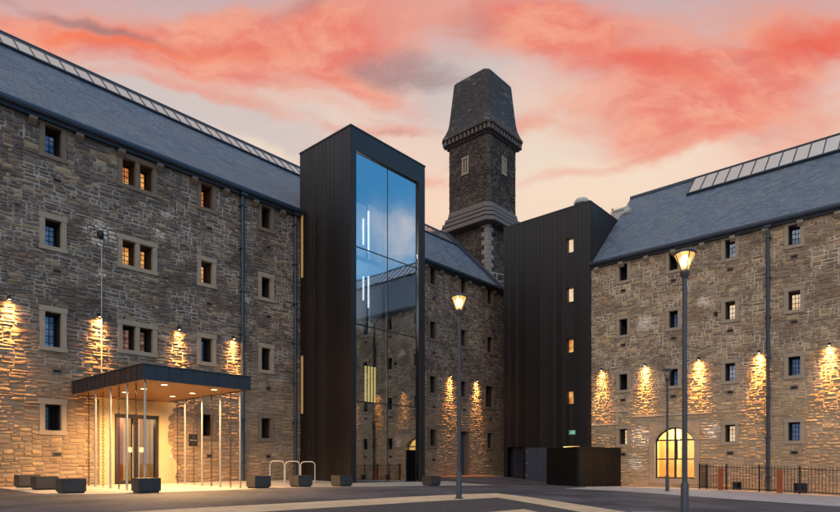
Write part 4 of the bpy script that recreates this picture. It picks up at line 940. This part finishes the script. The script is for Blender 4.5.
# ------------------------------------------------------------------ small things
WARM = (1, .44, .10)
def wall_light(F, s, z, label, e=3400, side=0):
    x, y, z_ = F(s, z, 0); t = thing('wall_light', (x, y, z), label, 'wall light', 'downlighters fixed to the stone walls')
    m = MB(); m.fbox(F, s - .04, s + .04, z - .03, z + .07, .02, .06); m.fbox(F, s - .012, s + .012, z, z + .03, .06, .13); m.build('bracket', M['iron'], t)
    m = MB(); p = F(s, z, .13); m.lathe(p[0], p[1], [(.032, z - .06), (.04, z - .05), (.04, z + .06), (.025, z + .08)], 12); h = m.build('lamp_body', M['iron'], t, smooth=True)
    m = MB(); m.lathe(p[0], p[1], [(.03, z - .072), (.03, z - .063)], 12); m.build('lens', M['lens'], h)
    n = np.array(F(s, z, 1)) - np.array(F(s, z, 0))
    ax = .10 * n
    spotlight('wall_light_pool', t, (n[0] * .13, n[1] * .13, -.08), (0, 0, 0), e * .03, 165, WARM, 1, .03)
    o = spotlight('wall_light_mid_beam', t, (n[0] * .15, n[1] * .15, -.05), (0, 0, 0), e * .25, 74, WARM, 1, .08); o.rotation_euler = (n[1] * -.0, 0, 0)
    from mathutils import Vector
    o.rotation_euler = Vector((-n[0] * .22, -n[1] * .22, -1)).to_track_quat('-Z', 'Y').to_euler()
    o = spotlight('wall_light_beam', t, (n[0] * .24, n[1] * .24, -.05), (0, 0, 0), e, 40, WARM, 1, .12)
    d = np.array((-n[0] * .14, -n[1] * .14, -1)); from mathutils import Vector
    o.rotation_euler = Vector(d).to_track_quat('-Z', 'Y').to_euler()
    return t
wall_light(FL, 5.6, 6.45, 'wall lamp on the grey stone at the near end of the entrance wing')
wall_light(FL, 8.42, 6.38, 'wall lamp with a dark round body below the pale conduit, left of the canopy'.replace(', left of the canopy', ' by the double window'))
wall_light(FL, 11.47, 6.42, 'wall lamp directly above the entrance canopy between two windows')
wall_light(FL, 13.95, 6.42, 'wall lamp beside the blue drainpipe on the entrance wing')
wall_light(FL, 29.16, 6.42, 'wall lamp just past the glass tower, behind the lit street lamp')
wall_light(FL, 31.97, 6.42, 'wall lamp over the grey side door, close to the big window')
for s, lb in ((-14.84, 'wall lamp at the edge of the brown block next to the black cladding'), (-12.35, 'wall lamp up and aside of the arched window on the brown block'), (-9.6, 'wall lamp behind the tall lit post on the brown block'), (-6.85, 'wall lamp close beside the drainpipe on the brown block'), (-4.05, 'wall lamp past the drainpipe at the far right of the photo')):
    wall_light(FR, s, 6.25, lb)
def lamp_post(x, y, label, lit):
    g = gz(x, y); t = thing('street_lamp', (x, y, g), label, 'street lamp', 'lamp posts in the courtyard')
    m = MB(); m.lathe(x, y, [(.10, g - .05), (.10, g + .03), (.07, g + .04), (.07, g + .60), (.05, g + .66)], 16); m.build('base', M['post'], t, smooth=True)
    m = MB(); m.lathe(x, y, [(.047, g + .64), (.04, g + 4.5)], 14); m.build('pole', M['post'], t, smooth=True)
    hz = g + 4.5
    m = MB(); m.lathe(x, y, [(.045, hz - .06), (.075, hz), (.085, hz + .06), (.06, hz + .10)], 16)
    for k in range(4):
        a = math.pi / 4 + k * math.pi / 2; m.tube([(x + .06 * math.cos(a), y + .06 * math.sin(a), hz + .06), (x + .18 * math.cos(a), y + .18 * math.sin(a), hz + .40)], .010, 6)
    hd = m.build('lantern_head', M['post'], t, smooth=True)
    m = MB(); m.lathe(x, y, [(.20, hz + .39), (.21, hz + .41), (.19, hz + .45), (.08, hz + .49)], 20); m.build('lantern_cap', M['post'], hd, smooth=True)
    m = MB(); m.ring([[(x + r_ * math.cos(2 * math.pi * j / 20), y + r_ * math.sin(2 * math.pi * j / 20), z_) for j in range(20)] for r_, z_ in ((.06, hz + .10), (.175, hz + .385))], False, False); m.build('lantern_glass', M['lanternlit' if lit else 'lantern'], hd, smooth=True)
    m = MB(); m.lathe(x, y, [(.03, hz + .16), (.075, hz + .22), (.085, hz + .30), (.05, hz + .37)], 14); m.build('bulb', M['bulb'] if lit else M['white'], hd, smooth=True)
    if lit: pointlight('lamp_glow', t, (0, 0, 4.5 + .27), 700, (1, .66, .28), .06)
    return t
lamp_post(11.36, 8.9, 'lit lamp post standing on the buff stone band in front of the glass tower', True)
lamp_post(8.22 + 3.28, 3.68, 'tall lit lamp post nearest the viewer, in front of the brown stone block', True)
lamp_post(24.6, 8.55, 'unlit lamp post before the arched window', False)
# stone seat blocks
def seat_block(x, y, label, sx=.62, sy=.55, h=.42):
    g = gz(x, y); m = MB(); m.box(x, x + sx, y, y + sy, g + .05, g + h); t = thing('seat_block', (x + sx / 2, y + sy / 2, g), label, 'seat block', 'dark stone seat blocks along the forecourt')
    m.build('block', M['granite'], t, bevel=.012); m = MB(); m.box(x + .04, x + sx - .04, y + .04, y + sy - .04, g - .06, g + .05); m.build('plinth', M['frame'], t)
seat_block(5.62, 22.5, 'dark stone seat block nearest the wall in the row of three'); seat_block(5.62, 20.7, 'dark stone seat block in the middle of the row of three'); seat_block(5.60, 18.3, 'dark stone seat block at the front of the row of three')
seat_block(7.12, 16.95, 'dark stone seat block before the entrance door under the canopy corner'); seat_block(11.0, 17.2, 'dark stone seat block just beside the canopy with one warm lit face')
seat_block(12.76, 17.2, 'dark stone seat block in front of the bicycle hoops'); seat_block(14.6, 17.1, 'dark stone seat block before the timber side of the tower'); seat_block(19.4, 16.7, 'dark stone seat block to the far side of the glass tower')
def hoop(x, y, label):
    g = gz(x, y); wd, h, R_ = .60, .92, .16; ux, uy = .667, -.745; p = []
    P = lambda a, z: (x + ux * a, y + uy * a, g + z)
    p = [P(-wd / 2, -.05), P(-wd / 2, h - R_)] + [P(-wd / 2 + R_ - R_ * math.cos(k * math.pi / 12), h - R_ + R_ * math.sin(k * math.pi / 12)) for k in range(1, 7)] + [P(wd / 2 - R_ + R_ * math.sin(k * math.pi / 12), h - R_ + R_ * math.cos(k * math.pi / 12)) for k in range(0, 7)] + [P(wd / 2, -.05)]
    t = thing('bicycle_hoop', (x, y, g), label, 'bicycle stand', 'steel bicycle hoops by the tower')
    m = MB(); m.tube(p, .026, 10); m.build('hoop', M['steel'], t, smooth=True); m = MB()
    for a in (-wd / 2, wd / 2): q = P(a, 0); m.lathe(q[0], q[1], [(.06, g), (.06, g + .015)], 12); m.build('foot_plate', M['steel'], t); m = MB()
for i, lb in enumerate(('steel bicycle hoop closest to the drainpipe and wall', 'steel bicycle hoop in the middle of the three', 'steel bicycle hoop closest to the black timber tower')): hoop(14.52 + .43 * i, 21.05 - .48 * i, lb)
# iron railing over the basement wells
RXF = 31.0; rail = thing('iron_railing', (RXF, 5, gz(RXF, 5)), 'black iron railing of thin upright bars along the brown stone wall', 'railing')
def gy(y): return gz(RXF, y)
posts = [9.22, 8.0, 6.6, 5.0, 3.4, 1.8]
for i, y in enumerate(posts):
    m = MB(); g = gy(y); m.box(RXF - .03, RXF + .03, y - .03, y + .03, g, g + 1.26); m.build('post', M['iron'], rail)
m = MB(); m.box(32.1, 32.16, 9.19, 9.25, gz(32.1, 9.2), gz(32.1, 9.2) + 1.26); m.build('post', M['iron'], rail)
m = MB()
for h in (.1, 1.1):
    for a, b in zip(posts, posts[1:]): m.hexa([(RXF - .015, b, gy(b) + h), (RXF + .015, b, gy(b) + h), (RXF + .015, a, gy(a) + h), (RXF - .015, a, gy(a) + h), (RXF - .015, b, gy(b) + h + .03), (RXF + .015, b, gy(b) + h + .03), (RXF + .015, a, gy(a) + h + .03), (RXF - .015, a, gy(a) + h + .03)])
    m.box(RXF + .03, 32.1, 9.205, 9.235, gy(9.2) + h, gy(9.2) + h + .03)
m.build('rail', M['iron'], rail)
def picket(x, y):
    g = gz(x, y); m = MB(); m.tube([(x, y, g + .06), (x, y, g + 1.2), (x, y, g + 1.25)], [.011, .011, .003], 6); m.build('bar', M['iron'], rail)
y = 9.1
while y > 1.85:
    if all(abs(y - p) > .05 for p in posts): picket(RXF, y)
    y -= .13
for k in range(1, 9): picket(RXF + .125 * k, 9.22)
for y, lb in ((8.18, 'rusty steel post by the gate end of the railing'), (5.73, 'rusty steel post beside the drainpipe, nearer the viewer')):
    g = gz(30.7, y); m = MB(); m.box(30.62, 30.78, y - .1, y + .1, g - .1, g + 1.05); o = m.build('rusty_post', M['corten'], None, bevel=.008); tag(o, lb, 'post', 'rusty steel posts at the railing')
# wall fittings
cc = thing('security_camera', (8.42, 23.5, 9.35), 'dark camera head bracketed to the whitewashed patch high on the grey wall', 'camera')
m = MB(); m.fbox(FL, 8.36, 8.48, 9.3, 9.5, .03, .12); m.build('bracket', M['iron'], cc)
m = MB(); p = FL(8.42, 9.3, .26); m.lathe(p[0], p[1], [(.05, 9.16), (.10, 9.22), (.105, 9.38), (.06, 9.47)], 14); m.build('camera_body', M['iron'], cc, smooth=True)
pq = thing('wall_plaque', (12.1, 23.6, 1.65), 'small dark plaque on the wall beside the canopy poles', 'plaque')
m = MB(); m.fbox(FL, 11.92, 12.28, 1.62, 2.1, .03, .07); m.build('plate', M['frame'], pq, bevel=.006)
m = MB(); m.fbox(FL, 11.95, 12.25, 1.84, 1.87, .071, .075); m.build('divider', M['white'], pq)
m = MB(); m.fbox(FR, -8.85, -8.7, 8.3, 8.5, .03, .2); o = m.build('junction_box', M['iron'], None, bevel=.01); tag(o, 'dark little box on the brown wall near the drainpipe', 'junction box')
